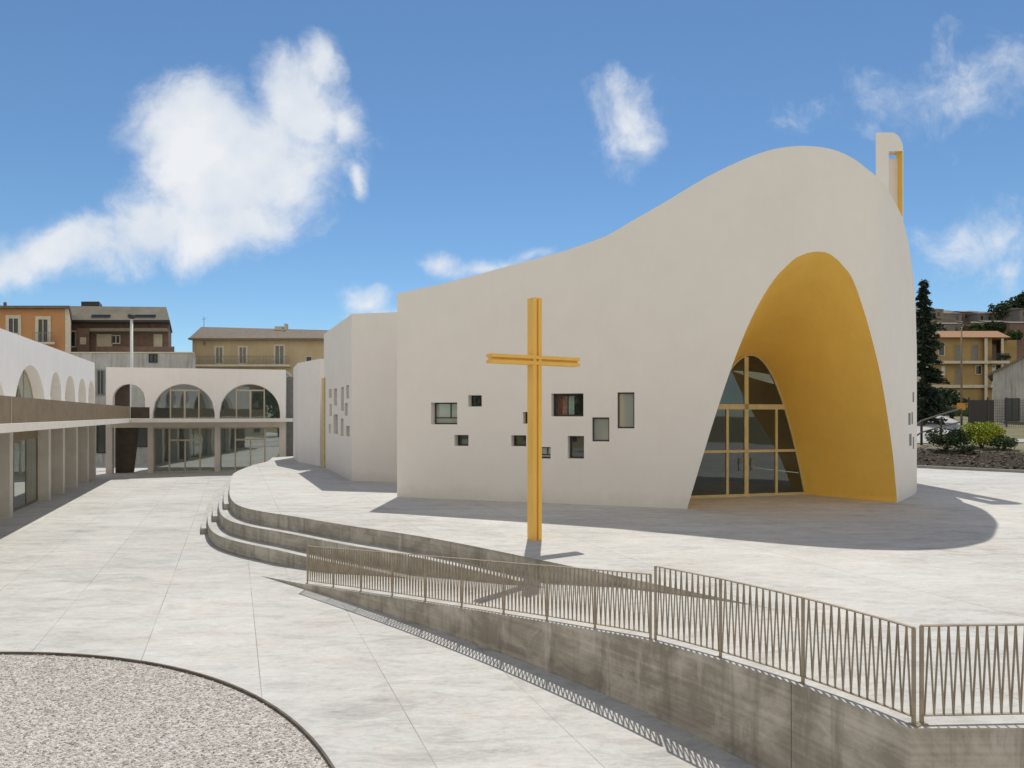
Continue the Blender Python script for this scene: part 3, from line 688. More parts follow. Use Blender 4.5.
# ------------------------------------------------------------------ railings
def railing(name, label, base, zf, posts, h, group='bronze railings along the ramp and plaza edge', pitch=.104):
    """base: plan polyline; posts: distances along it"""
    H = h if callable(h) else (lambda s_: h)
    w = Wall(base, .1); t = thing(name, (*base[0], zf(0)), label, 'railing', group)
    for s in posts:
        m = MB(); q = w.pt(s, 0); r = w.pt(min(s+.01, w.len), 0) if s < w.len-.01 else q; q2 = w.pt(max(0, s-.01), 0)
        d = Vector((r[0]-q2[0], r[1]-q2[1], 0)).normalized(); z = zf(s)
        m.bar((q[0], q[1], z), (q[0], q[1], z+H(s)), .04, .018, d); m.obox((q[0], q[1]), (d.x, d.y), -.05, .05, -.04, .04, z, z+.012)
        m.build('post', M['rail'], t)
    for a, b in zip(posts, posts[1:]):
        n = max(2, round((b-a)/pitch)); top, bot, zz = MB(), MB(), MB()
        k = max(1, round((b-a)/.4))
        for i in range(k):
            s0, s1 = lerp(a, b, i/k), lerp(a, b, (i+1)/k)
            A, B = Vector(w.pt(s0, zf(s0))), Vector(w.pt(s1, zf(s1)))
            top.bar(A+Vector((0, 0, H(s0))), B+Vector((0, 0, H(s1))), .012, .045); bot.bar(A+Vector((0, 0, .09)), B+Vector((0, 0, .09)), .012, .035)
        a2, b2 = a+.03, b-.03
        for i in range(n):
            s0, s1, sm = lerp(a2, b2, i/n), lerp(a2, b2, (i+1)/n), lerp(a2, b2, (i+.5)/n)
            A, B, Cc = [Vector(w.pt(s, zf(s))) for s in (s0, s1, sm)]
            dd = (B-A).normalized()
            zz.bar(A+Vector((0, 0, .095)), Cc+Vector((0, 0, H(sm)-.006)), .009, .022, dd); zz.bar(Cc+Vector((0, 0, H(sm)-.006)), B+Vector((0, 0, .095)), .009, .022, dd)
        top.build('handrail', M['rail'], t); bot.build('bottom_rail', M['rail'], t); zz.build('zigzag_infill', M['rail'], t)
    return t
Wi = offset(list(reversed(W)), -.09)      # railing line stands just inside the wall edge
def srange(pxs):
    w = Wall(Wi, .1); out = []
    for px in pxs:
        a, b = 0, w.len
        for _ in range(50):
            m = (a+b)/2; p = w.pt(m, 0)
            if 512+F*p[0]/p[1] < px: a = m
            else: b = m
        out.append((a+b)/2)
    return out, w
sl, ww = srange([307.4, 333.4, 361, 392.3, 425.3, 461.7, 503.7, 547, 595, 650.5])
zf = lambda s: wz(ww.pt(s, 0)[1])+.004
railing('ramp_railing', 'bronze zigzag railing climbing along the sloping concrete ramp', Wi, zf, sl, .99)
su, _ = srange([655.5, 720.5, 803, 908]); su[-1] = ww.len-.03
railing('plaza_railing', 'bronze zigzag railing stepping up along the plaza edge to the corner', Wi, zf, su, lambda s_: lerp(1.12, 1.01, (s_-su[0])/(su[-1]-su[0])))
e0 = (Wi[-1][0]+.07, Wi[-1][1]+.06); e1 = (e0[0]+14, e0[1]+.58)
railing('end_railing', 'bronze zigzag railing turning right from the corner above the end wall', [e0, e1], lambda s: PZ, [.02+1.4*i for i in range(10)], 1.02)

# ------------------------------------------------------------------ left arcaded wing
ZS0, ZS1 = 3.93, 4.20
def lx(Y, w=0): return -9.70+w-.408*Y
ldir = Vector((-.408, 1)).normalized()
lw_line = [(lx(16), 16), (lx(47.8), 47.8)]
lw = Wall(lw_line, .6)
lw.back = offset(lw_line, -.6)
wing = thing('arcade_wing', (lx(32), 32, 0), 'long white wing at the left with arches above a bronze balcony and piers below', 'building')
def ls(px): return on_line(px, *lw_line)
ao = []
for x0, x1, zt_ in ((-62, 6.5, 6.88), (14, 46, 6.88), (50.5, 61.3, 6.84), (65.2, 75.2, 6.84), (78.3, 86.2, 6.84), (88.4, 94.4, 6.84)):
    a, b = ls(x0), ls(x1); c, r = (a+b)/2, (b-a)/2; zs = max(4.25, zt_-r*1.02)
    ao.append((a, b, const(ZS1-.1), arch(c, r, zs, zt_-zs), True, True))
a, b = ls(96), ls(106)
lw.mesh(ZS1-.06, 8.12, ao, .5, []).build('upper_facade', M['plaster_warm'], wing, weld=.0005)
for o in ao:
    fr = MB(); lw.rim(fr, o[0]+.001, o[1]-.001, o[3], .07, .48, .54, 20)
    for u in (.34, .66): s = lerp(o[0], o[1], u); lw.barv(fr, s, ZS1, o[3](s)-.05, .07, .48, .54)
    w = fr.build('arched_window', M['beige_frame'], wing)
    lw.panel(o[0], o[1], const(ZS1), o[3], .51).build('pane', M['glassy'], w, normals=False)
# balcony: slab and bronze parapet, returning along the rear wing
def ly(Y, w): return (lx(Y, w), Y)
Yc = 49.6
BK0 = (-28.0, 52.7); bdir = Vector((1, .25)).normalized(); bn = Vector((.2425, -.970))
cornr = (lx(Yc, 2.2), Yc)
mb = MB(); mb.hexa([(*ly(16, 2.2), ZS0), (*cornr, ZS0), (lx(52, -.55), 52, ZS0), (*ly(16, -.55), ZS0)], [(*ly(16, 2.2), ZS1), (*cornr, ZS1), (lx(52, -.55), 52, ZS1), (*ly(16, -.55), ZS1)])
mb.build('balcony_slab', M['slab'], wing)
par = MB(); par.hexa([(*ly(16, 2.17), ZS1+.03), (lx(Yc, 2.17), Yc, ZS1+.03), (lx(Yc, 2.13), Yc, ZS1+.03), (*ly(16, 2.13), ZS1+.03)], [(*ly(16, 2.17), 5.17), (lx(Yc, 2.17), Yc, 5.08), (lx(Yc, 2.13), Yc, 5.08), (*ly(16, 2.13), 5.17)])
po = par.build('balcony_parapet', M['bronze'], wing)
for px in (11, 128):
    seam = MB()
    Yq = 9.7-2.17; U = (px-512)/F; Yq = (-9.70+2.17)/(U+.408); seam.bar((lx(Yq, 2.178), Yq, ZS1+.03), (lx(Yq, 2.178), Yq, 5.16), .05, .012, (ldir.x, ldir.y, 0))
    seam.build('parapet_joint', M['beige_frame'], po)
# piers and ground-floor glazing
inn = Vector((-ldir.y, ldir.x))
def wpt(s, w): return (lw_line[0][0]+ldir.x*s+inn.x*w, lw_line[0][1]+ldir.y*s+inn.y*w)
pier_s = [ls(13.2)-6.4, ls(13.2), ls(51), ls(65), ls(78), ls(89), ls(96)]
for i, s in enumerate(pier_s):
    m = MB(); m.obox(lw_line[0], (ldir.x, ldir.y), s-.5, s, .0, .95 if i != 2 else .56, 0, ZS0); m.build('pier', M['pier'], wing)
for a, b in zip(pier_s, pier_s[1:]):
    fr = MB(); b_ = b-.5
    o0 = .85 if b-a < 5 else .48
    fr.obox(lw_line[0], (ldir.x, ldir.y), a, b_, o0, o0+.06, 3.3, ZS0); 
    for k in range(0, 4 if b-a > 5 else 3):
        s = lerp(a, b_, k/(3 if b-a > 5 else 2)); s = min(max(s, a+.04), b_-.04)
        fr.obox(lw_line[0], (ldir.x, ldir.y), s-.04, s+.04, o0, o0+.06, 0.0, 3.3)
    fr.obox(lw_line[0], (ldir.x, ldir.y), a+.08, b_-.08, o0, o0+.06, 0, .12)
    w = fr.build('glazed_screen', M['bronze'], wing)
    p0, p1 = wpt(a, o0+.03), wpt(b_, o0+.03)
    MB().quad((*p0, 0), (*p1, 0), (*p1, 3.3), (*p0, 3.3)).build('pane', M['glassy'], w, normals=False)
# rooms behind
mb = MB()
i0, i1, i2, i3 = wpt(0, .61), wpt(lw.len, .61), wpt(lw.len, 8), wpt(0, 8)
mb.hexa([(*i0, 7.7), (*i1, 7.7), (*i2, 7.7), (*i3, 7.7)], [(*i0, 7.9), (*i1, 7.9), (*i2, 7.9), (*i3, 7.9)])
mb.quad((*i3, 0), (*i2, 0), (*i2, 7.9), (*i3, 7.9)); mb.quad((*wpt(lw.len-.01, .6), 0), (*i2, 0), (*i2, 8.1), (*wpt(lw.len-.01, .6), 8.1))
mb.quad((*i0, 0), (*i3, 0), (*i3, 7.9), (*i0, 7.9)); mb.quad((*wpt(0, 1), ZS1), (*wpt(lw.len, 1), ZS1), (*i2, ZS1), (*i3, ZS1))
mb.build('inner_shell', M['interior'], wing)

# ------------------------------------------------------------------ rear arcaded block
b_line = [(BK0[0]+bdir.x*-3.05, BK0[1]+bdir.y*-3.05), (BK0[0]+bdir.x*9.95, BK0[1]+bdir.y*9.95)]
def bs(px): return on_line(px, *b_line)
b_line = [(lambda s: (b_line[0][0]+bdir.x*s, b_line[0][1]+bdir.y*s))(bs(106)), (lambda s: (b_line[0][0]+bdir.x*s, b_line[0][1]+bdir.y*s))(bs(285.5))]
bw_ = Wall(b_line, .45)
rear = thing('arcade_block', (-23, 54, 0), 'pale block across the far end with two big glazed arches and one small arch', 'building')
ro = []
for x0, x1, y0 in ((112.5, 145, 384), (152.5, 214.7, 384), (219.3, 280, 384)):
    a, b = bs(x0), bs(x1); c, r = (a+b)/2, (b-a)/2; ztp = zp(y0, bw_.pt(c, 0)[1]); zs = max(ZS1+.05, ztp-r*1.03)
    ro.append((a, b, const(ZS1-.1), arch(c, r, zs, ztp-zs), True, True))
bw_.mesh(ZS1-.06, 8.12, ro, .5, []).build('upper_facade', M['plaster_warm'], rear, weld=.0005)
for o in ro[1:]:
    fr = MB(); bw_.rim(fr, o[0]+.001, o[1]-.001, o[3], .06, .28, .34)
    for u in (.27, .5, .73): s = lerp(o[0], o[1], u); bw_.barv(fr, s, ZS1, (o[3](s) if u != .5 else lerp(ZS1, o[3](s), .82)), .10 if u != .5 else .14, .27, .35)
    zq = lerp(ZS1, o[3]((o[0]+o[1])/2), .82); bw_.barh(fr, lerp(o[0], o[1], .27)+.05, lerp(o[0], o[1], .73)-.05, zq, .12, .275, .345)
    w = fr.build('arched_window', M['beige_frame'], rear)
    bw_.panel(o[0], o[1], const(ZS1), o[3], .31).build('pane', M['glassu'], w, normals=False)
# ground-floor columns, screens
def bpt(s, w): return (b_line[0][0]+bdir.x*s-bdir.y*w, b_line[0][1]+bdir.y*s+bdir.x*w)
for x0, x1 in ((105.8, 112.2), (147.8, 153), (214.6, 219.8), (279.3, 285.5)):
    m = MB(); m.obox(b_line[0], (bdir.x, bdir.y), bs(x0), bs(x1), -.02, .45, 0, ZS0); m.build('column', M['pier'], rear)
for x0, x1 in ((153, 214.6), (219.8, 279.3)):
    a, b = bs(x0), bs(x1); fr = MB(); D = .36
    bw_.barh(fr, a, b, 3.45, .1, D, D+.06); bw_.barh(fr, a, b, .05, .1, D, D+.06)
    for u in (.245, .5, .745): bw_.barv(fr, lerp(a, b, u), .1, 3.40 if u != .5 else 2.45, .11, D, D+.06)
    bw_.barh(fr, lerp(a, b, .245)+.06, lerp(a, b, .745)-.06, 2.5, .14, D+.002, D+.058)
    w = fr.build('glazed_screen', M['beige_frame'], rear)
    bw_.panel(a, b, const(.1), const(3.40), D+.03, 1).build('pane', M['glassy'], w, normals=False)
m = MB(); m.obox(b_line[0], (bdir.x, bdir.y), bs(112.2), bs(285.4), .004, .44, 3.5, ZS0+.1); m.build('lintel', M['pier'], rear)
# slab in front, lit underside edges; bronze return of the parapet; stair flank in the passage
sb0, sb1 = bs(106), bs(293)
q = lambda s, w: bpt(s, w)
mb = MB(); s_c = sb0+.2
f0 = (cornr[0], cornr[1]); f1 = q(sb1, -1.0); g1 = q(sb1, .44); g0 = (lx(52, -.5), 52.0)
mb.hexa([(*f0, ZS0+.002), (*f1, ZS0+.002), (*g1, ZS0+.002), (*q(sb0, .44), ZS0+.002)], [(*f0, ZS1-.002), (*f1, ZS1-.002), (*g1, ZS1-.002), (*q(sb0, .44), ZS1-.002)])
mb.build('balcony_slab', M['slab'], rear)
d = Vector((f1[0]-f0[0], f1[1]-f0[1])).normalized()
mb = MB(); mb.obox(f0, (d.x, d.y), .02, 1.25, .03, .07, ZS1+.03, 5.05); mb.build('parapet_return', M['darkbronze'], rear)
mb = MB(); c4 = [bpt(bs(113), .55), bpt(bs(137.5), .55)]; c5 = [bpt(bs(113), .70), bpt(bs(137.5), .70)]; e4 = bpt(bs(131.5), .55); e5 = bpt(bs(131.5), .70)
mb.hexa([(*c4[0], 0), (*e4, 0), (*e5, 0), (*c5[0], 0)], [(*c4[0], ZS0), (*c4[1], ZS0), (*c5[1], ZS0), (*c5[0], ZS0)]); mb.build('stair_flank', M['darkbronze'], rear)
mb = MB()
p0, p1 = bpt(bs(112.3), .6), bpt(bs(127), .6); p2, p3 = bpt(bs(127), .75), bpt(bs(112.3), .75)
mb.hexa([(*p0, ZS1), (*p1, ZS1), (*p2, ZS1), (*p3, ZS1)], [(*p0, 7.4), (*p1, 7.4), (*p2, 7.4), (*p3, 7.4)]); mb.build('stair_wall', M['darkbronze'], rear)
# shell: roof, back wall, right end
e_l, e_r, e_R, e_L = bpt(bs(148), .451), bpt(bs(285.5), .451), bpt(bs(285.5), 7), bpt(bs(148), 7)
mb = MB(); mb.hexa([(*e_l, 7.7), (*e_r, 7.7), (*e_R, 7.7), (*e_L, 7.7)], [(*e_l, 7.9), (*e_r, 7.9), (*e_R, 7.9), (*e_L, 7.9)])
mb.quad((*e_L, 0), (*e_R, 0), (*e_R, 7.9), (*e_L, 7.9)); mb.quad((*e_r, 0), (*e_R, 0), (*e_R, 8.1), (*e_r, 8.1)); mb.quad((*e_l, 0), (*e_L, 0), (*e_L, 8.1), (*e_l, 8.1))
mb.quad((*bpt(bs(148), .5), ZS1-.1), (*bpt(bs(285.5), .5), ZS1-.1), (*e_R, ZS1-.1), (*e_L, ZS1-.1))
mb.build('inner_shell', M['interior'], rear)
# narrow glazed link with a downpipe between this block and the sacristy
mb = MB(); l0 = bpt(bs(285.6), 1.2); mb.obox(l0, (bdir.x, bdir.y), 0, 3.0, 0, .3, 0, 7.6); lk = mb.build('link_wall', M['shutter'], rear)

# ------------------------------------------------------------------ town behind on the left (each front stands on a plane of constant Y)
def rect_window(parent, x0, x1, y0, y1, Y, frame='cream', pane='pane', t=.12, mull=True, proud=.06):
    X0, X1, Z1, Z0 = xp(x0, Y), xp(x1, Y), zp(y0, Y), zp(y1, Y); fr = MB()
    fr.box(X0-t, X0, Y-proud, Y+.02, Z0-t, Z1+t); fr.box(X1, X1+t, Y-proud, Y+.02, Z0-t, Z1+t); fr.box(X0, X1, Y-proud, Y+.02, Z1, Z1+t); fr.box(X0, X1, Y-proud-.05, Y+.02, Z0-t, Z0)
    if mull: fr.box((X0+X1)/2-.05, (X0+X1)/2+.05, Y-proud, Y+.02, Z0, Z1)
    w = fr.build('window', M[frame], parent)
    MB().quad((X0, Y-.012, Z0), (X1, Y-.012, Z0), (X1, Y-.012, Z1), (X0, Y-.012, Z1)).build('pane', M[pane], w, normals=False)
    return w
def pbox(mb, x0, x1, y0, y1, Y, depth, proud=0): mb.box(xp(x0, Y), xp(x1, Y), Y-proud, Y+depth, zp(y1, Y), zp(y0, Y)); return mb
# orange house
SHEAR = (-.62, 72)
Y = 72; h = thing('orange_house', (xp(20, Y), Y, 0), 'orange rendered house with cream window surrounds behind the left wing', 'house')
MB().box(xp(-140, Y), xp(65, Y), Y, Y+11, 0, zp(309, Y)).build('wall', M['orange'], h)
MB().box(xp(65, Y)+.01, xp(69, Y), Y-.08, Y+11, 0, zp(308, Y)).build('corner_strip', M['cream'], h)
rm = MB(); rm.hexa([(xp(-142, Y), Y-.6, zp(309, Y)+.01), (xp(70, Y), Y-.6, zp(309, Y)+.01), (xp(70, Y), Y+11.5, zp(309, Y)+.01), (xp(-142, Y), Y+11.5, zp(309, Y)+.01)],
                   [(xp(-142, Y), Y-.6, zp(306.5, Y)), (xp(70, Y), Y-.6, zp(306.5, Y)), (xp(70, Y), Y+11.5, zp(300, Y)), (xp(-142, Y), Y+11.5, zp(300, Y))]); rr = rm.build('roof', M['rooftile'], h)
mb = MB(); mb.box(xp(1, Y), xp(4, Y), Y+2, Y+2.5, zp(306, Y), zp(299, Y)); mb.build('chimney', M['brick'], rr)
for x0, x1, y0, y1 in ((9, 18, 318.5, 333), (38.5, 47.5, 319.5, 342), (-25, -16, 318, 333)): rect_window(h, x0, x1, y0, y1, Y, t=.35)
mb = MB(); Zb = zp(343, Y); mb.box(xp(33, Y), xp(55, Y), Y-1, Y, Zb-.2, Zb)
bal = mb.build('balcony', M['cream'], h); rl = MB()
for i in range(13): X = lerp(xp(33.2, Y), xp(54.8, Y), i/12); rl.box(X-.02, X+.02, Y-1, Y-.96, Zb, Zb+.95)
rl.box(xp(33, Y), xp(55, Y), Y-1.01, Y-.95, Zb+.95, Zb+1.0); rl.build('balcony_rail', M['shutter'], bal)
# brown apartment block
SHEAR = (-.47, 82)
Y = 82; h = thing('apartment_block', (xp(118, Y), Y, 0), 'brown brick apartment block with a sloping taupe roof storey and a long balcony', 'building')
MB().box(xp(68, Y), xp(168.5, Y), Y, Y+12, 0, zp(320, Y)).build('wall', M['brick'], h)
rm = MB(); rm.hexa([(xp(66, Y), Y-.9, zp(321, Y)), (xp(170, Y), Y-.9, zp(321, Y)), (xp(170, Y), Y+12, zp(321, Y)), (xp(66, Y), Y+12, zp(321, Y))],
                   [(xp(66.5, Y), Y+.8, zp(306, Y+.8)), (xp(166, Y), Y+.8, zp(307, Y+.8)), (xp(166, Y), Y+12, zp(307, Y)), (xp(66.5, Y), Y+12, zp(306, Y))]); rr = rm.build('roof_storey', M['taupe'], h)
for x0, x1 in ((92, 111), (135.5, 156)):
    m = MB(); za_, zb_ = zp(317.5, Y-.2), zp(315, Y); m.hexa([(xp(x0, Y), Y-.62, za_), (xp(x1, Y), Y-.62, za_), (xp(x1, Y), Y+.3, za_), (xp(x0, Y), Y+.3, za_)], [(xp(x0, Y), Y-.32, zb_), (xp(x1, Y), Y-.32, zb_), (xp(x1, Y), Y+.5, zb_), (xp(x0, Y), Y+.5, zb_)]); m.build('roof_window', M['pane'], rr)
pbox(MB(), 92.5, 110.5, 301.5, 306.6, Y+3, 3).build('chimney', M['dark'], rr)
mb = pbox(MB(), 67, 170, 321.2, 323.5, Y, .5, 1.0); mb.build('eaves', M['dark'], h)
rect_window(h, 69.5, 75, 332, 346, Y, 'cream', 'pane', .2, False)
pbox(MB(), 78, 90, 329, 352.5, Y, .2, .7).build('brick_bay', M['brick'], h); 
pbox(MB(), 81, 87, 338, 345, Y, .2, .75).build('bay_panel', M['cream'], h)
rect_window(h, 97.5, 111.5, 335, 347.5, Y, 'cream', 'cream', .1, True); rect_window(h, 112.5, 119.5, 336, 343, Y, 'white', 'pane', .1); rect_window(h, 154.5, 161.5, 335, 347.5, Y, 'cream', 'cream', .1, False)
bal = pbox(MB(), 90.5, 168.8, 346.5, 353.5, Y-1.4, .18).build('balcony', M['brick'], h); pbox(MB(), 90.5, 168.8, 353.5, 355, Y-1.4, 1.5).build('balcony_floor', M['cream'], bal)
pbox(MB(), 91, 168, 329.5, 332.5, Y, .1, 1.3).build('awning_beam', M['taupe'], h)
# white weathered outbuilding
SHEAR = (-.44, 63)
Y = 63; h = thing('outbuilding', (xp(140, Y), Y, 0), 'low weathered white outbuilding with one small dark window behind the arched block', 'building')
MB().box(xp(60, Y), xp(193.5, Y), Y, Y+8, 0, zp(353.2, Y)).build('wall', M['greywall'], h)
MB().box(xp(59.8, Y), xp(194, Y), Y-.08, Y+8.1, zp(353.2, Y)+.002, zp(352, Y)).build('parapet_cap', M['cream'], h)
rect_window(h, 149.5, 156.5, 354.8, 361.8, Y, 'dark', 'pane', .08, True); rect_window(h, 98, 103.5, 371, 394, Y, 'shutter', 'pane', .12, True); rect_window(h, 97.5, 104.5, 425, 452, Y, 'dark', 'pane', .1, False); rect_window(h, 134.5, 146.5, 425, 446, Y, 'dark', 'pane', .1, False)
SHEAR = None
# white lamp mast
Y = 58; X = xp(131.6, Y); t = thing('lamp_mast', (X, Y, 0), 'tall white lamp mast with a round dark head rising behind the arched block', 'lamp mast')
MB().tube([(X, Y, 0), (X, Y, zp(319, Y))], [.14, .11], 10).build('mast', M['white'], t, smooth=True)
m = MB(); zc = zp(316.5, Y); m.tube([(X, Y, zc-.2), (X, Y, zc-.12), (X, Y, zc+.12), (X, Y, zc+.18)], [.12, .3, .3, .1], 14); m.build('lamp_head', M['darkframe'], t)
m = MB(); m.tube([(X, Y-.3, zc+.02), (X, Y-.36, zc+.02)], [.14, .14], 12); m.build('lens', M['dark'], t)
# long sand-coloured building
Y = 86; h = thing('sand_building', (xp(260, Y), Y, 0), 'long sand coloured building with a low tiled roof behind the arched block', 'building')
MB().box(xp(192.5, Y), xp(335, Y), Y, Y+9, 0, zp(339, Y)).build('wall', M['sand'], h)
mb = MB(); mb.hexa([(xp(183, Y), Y+5, 0), (xp(192.5, Y)-.01, Y, 0), (xp(192.5, Y)-.01, Y+9, 0), (xp(183, Y), Y+9, 0)], [(xp(184, Y), Y+5, zp(334, Y)), (xp(192.5, Y)-.01, Y, zp(339, Y)), (xp(192.5, Y)-.01, Y+9, zp(339, Y)), (xp(184, Y), Y+9, zp(334, Y))]); mb.build('gable_wall', M['brick'], h)
rm = MB(); ze, zr = zp(339, Y), zp(327.0, Y+4.5)
E0, E1 = xp(190.5, Y), xp(338, Y)
rm.hexa([(E0, Y-.7, ze-.08), (E1, Y-.7, ze-.08), (E1, Y+9.5, ze-.08), (E0-1.5, Y+9.5, ze-.08)], [(E0-.6, Y+4.3, zr), (E1, Y+4.3, zr-.5), (E1, Y+4.6, zr-.5), (E0-.6, Y+4.6, zr)]); rr = rm.build('roof', M['rooftile'], h)
pbox(MB(), 191, 338, 338.6, 340.2, Y, .02, .8).build('gutter', M['bronze'], h)
mb = MB(); mb.box(xp(264, Y), xp(272, Y), Y+3.8, Y+5, zp(333, Y+4), zp(326.5, Y+4)); mb.box(xp(274, Y), xp(276.3, Y), Y+3.8, Y+4.6, zp(333, Y+4), zp(323.8, Y+4)); mb.build('chimney', M['cream'], rr)
mb = MB(); mb.tube([(xp(186, Y), Y+5, zp(332, Y)), (xp(186, Y), Y+5, zp(311, Y))], .03, 5); mb.bar((xp(184, Y), Y+5, zp(314, Y)), (xp(188.5, Y), Y+5, zp(313, Y)), .03, .03); mb.build('antenna', M['dark'], rr)
for x0, x1, y0, y1 in ((216.3, 222.3, 347.5, 363), (239.7, 246, 347.5, 363), (275.5, 283.6, 346, 364)): rect_window(h, x0, x1, y0, y1, Y, 'cream', 'shutter', .22)
rect_window(h, 306.5, 311.5, 356.8, 361.5, Y, 'cream', 'pane', .08, False); rect_window(h, 203.3, 205.5, 341.5, 345, Y, 'sand', 'shutter', .08, False)
Zb = zp(365, Y); bal = MB().box(xp(196, Y), xp(292, Y), Y-1.1, Y, Zb-.25, Zb).build('balcony', M['cream'], h); rl = MB()
for i in range(70): X = lerp(xp(196.5, Y), xp(291.5, Y), i/69); rl.box(X-.015, X+.015, Y-1.08, Y-1.05, Zb, Zb+1.0)
rl.box(xp(196, Y), xp(292, Y), Y-1.1, Y-1.03, Zb+1.0, Zb+1.05); rl.build('balcony_rail', M['shutter'], bal)

# ------------------------------------------------------------------ right side: bed, terrain, town
def terr(x, y):
    kx = smooth(4, 26, x); d = y-lerp(K0[1], K1[1], (x-K0[0])/(K1[0]-K0[0]))
    if x > 30: d = lerp(d, min(d, max(1, y-38.5)), smooth(30, 60, x))
    z = interp([(0, 1.25), (1, 1.45), (6, 2.05), (9, 2.25), (20, 2.75), (42, 4.5), (65, 6.2), (110, 10), (170, 20), (230, 41), (262, 45.5), (330, 40)], d)
    rise = smooth(120, 170, x)*smooth(170, 240, d)*4-smooth(175, 260, x)*3
    return lerp(-.05, z+rise, kx*smooth(0, 1, x/18))+.35*mnoise.noise(Vector((x*.2, y*.2, 0)))*smooth(70, 110, d)*3
NX, NY = 70, 80
tm = MB(); idx = {}
xs = [2+ (i/NX)**1.5*298 for i in range(NX+1)]
def kerb_y(x): return lerp(K0[1], K1[1], (x-K0[0])/(K1[0]-K0[0]))
for i, x in enumerate(xs):
    for j in range(NY+1):
        y = max(kerb_y(x), 20)+.14+(j/NY)**1.8*330
        idx[i, j] = len(tm.v); tm.v.append((x, y, terr(x, y) if j else 1.2))
for i in range(NX):
    for j in range(NY): tm.f.append((idx[i, j], idx[i+1, j], idx[i+1, j+1], idx[i, j+1]))
to = tm.build('hillside', M['terrain'], smooth=True); tag(to, kind='structure')
to.data.materials.append(M['soil']); to.data.materials.append(M['hill'])
for p in to.data.polygons:
    d = p.center.y-kerb_y(p.center.x); p.material_index = 1 if d < 8 else (2 if d > 80 else 0)
ku = Vector((kd[0], kd[1])).normalized()
kb = MB(); kb.obox(K0, (ku.x, ku.y), 0, math.hypot(K1[0]-K0[0], K1[1]-K0[1]), 0, .3, PZ-.1, PZ+.15); struct(kb, 'kerb', M['kerb'])
def tz(x, y): return terr(x, y)
# footpath behind the bed and the pale lane climbing behind the conifer
def strip(pts, w, name, mat, lift=.05):
    c = catmull(pts, 10); l, r = offset(c, -w/2), offset(c, w/2); m = MB()
    for i in range(len(c)-1):
        m.quad((*l[i], tz(*l[i])+lift), (*l[i+1], tz(*l[i+1])+lift), (*r[i+1], tz(*r[i+1])+lift), (*r[i], tz(*r[i])+lift))
    return struct(m, name, mat, weld=.001)
strip([(25, 51.5), (31, 49.7), (38, 47.4), (46, 44.8), (60, 40)], 2.6, 'footpath', M['road'])
strip([(29, 51), (36, 58), (41, 68), (45, 80), (50, 96)], 4.0, 'lane', M['road'], .06)

def leaves(mb, c, rx, ry, rz, n, size, seed, lumps=7, core=.25):
    rnd = random.Random(seed)
    L = [(c[0], c[1], c[2], 1.0)]
    for i in range(lumps):
        a = rnd.uniform(0, 6.28); e = rnd.uniform(-.5, .95); k = rnd.uniform(.45, .8)
        L.append((c[0]+rx*k*math.cos(a)*math.cos(e), c[1]+ry*k*math.sin(a)*math.cos(e), c[2]+rz*k*math.sin(e), rnd.uniform(.32, .55)))
    for i in range(n):
        l = rnd.choice(L[1:] if rnd.random() > core else L[:1])
        while True:
            d = Vector((rnd.uniform(-1, 1), rnd.uniform(-1, 1), rnd.uniform(-1, 1)))
            if .05 < d.length <= 1: break
        r = d.length**.35 if rnd.random() < .8 else d.length; d = d.normalized()*r*l[3]*(rnd.uniform(.85, 1.12))
        p = Vector((l[0]+d.x*rx, l[1]+d.y*ry, l[2]+d.z*rz))
        u = Vector((rnd.gauss(0, 1), rnd.gauss(0, 1), rnd.gauss(0, 1))).normalized(); v = u.cross(Vector((rnd.gauss(0, 1), rnd.gauss(0, 1), rnd.gauss(0, 1)))).normalized()
        s = size*rnd.uniform(.6, 1.35)
        mb.poly((p-u*s, p+v*s*.55, p+u*s, p-v*s*.55))
def shrub(name, x, y, z, rx, rz, n, size, leafmat, label, cat, seed, group=None):
    t = thing(name, (x, y, z), label, cat, group); m = MB(); rnd = random.Random(seed)
    for i in range(7):
        a = rnd.uniform(0, 6.28); m.tube([(x, y, z-.1), (x+rx*.3*math.cos(a), y+rx*.3*math.sin(a), z+rz*.7), (x+rx*.65*math.cos(a), y+rx*.65*math.sin(a), z+rz*1.4)], [.04, .025, .012], 5)
    m.build('stem', M['bark'], t)
    m = MB(); leaves(m, (x, y, z+rz), rx, rx, rz, n, size, seed, 11, .15); m.build('foliage', leafmat, t, normals=False); return t
Y = 44.5
def on_terr(px, Y): x = xp(px, Y); return x, Y, tz(x, Y)
x, y, z = on_terr(982, 45); shrub('shrub', x, y, z+.05, 1.25, .85, 2900, .085, M['limeleaf'], 'bright lime green round shrub in the soil bed', 'shrub', 3)
x, y, z = on_terr(946, 44.5); shrub('shrub', x, y, z+.05, 1.15, .75, 2600, .08, M['darkleaf'], 'low dark green shrub left of the lime green one', 'shrub', 4)
x, y, z = on_terr(1003, 43.5); shrub('shrub', x, y, z, .8, .45, 1300, .07, M['midleaf'], 'small green shrub right of the lime green one in the soil bed', 'shrub', 5)
x, y, z = on_terr(966, 43); shrub('shrub', x, y, z-.05, .55, .3, 700, .06, M['darkleaf'], 'tiny dark plant in front of the lime green shrub', 'shrub', 6)
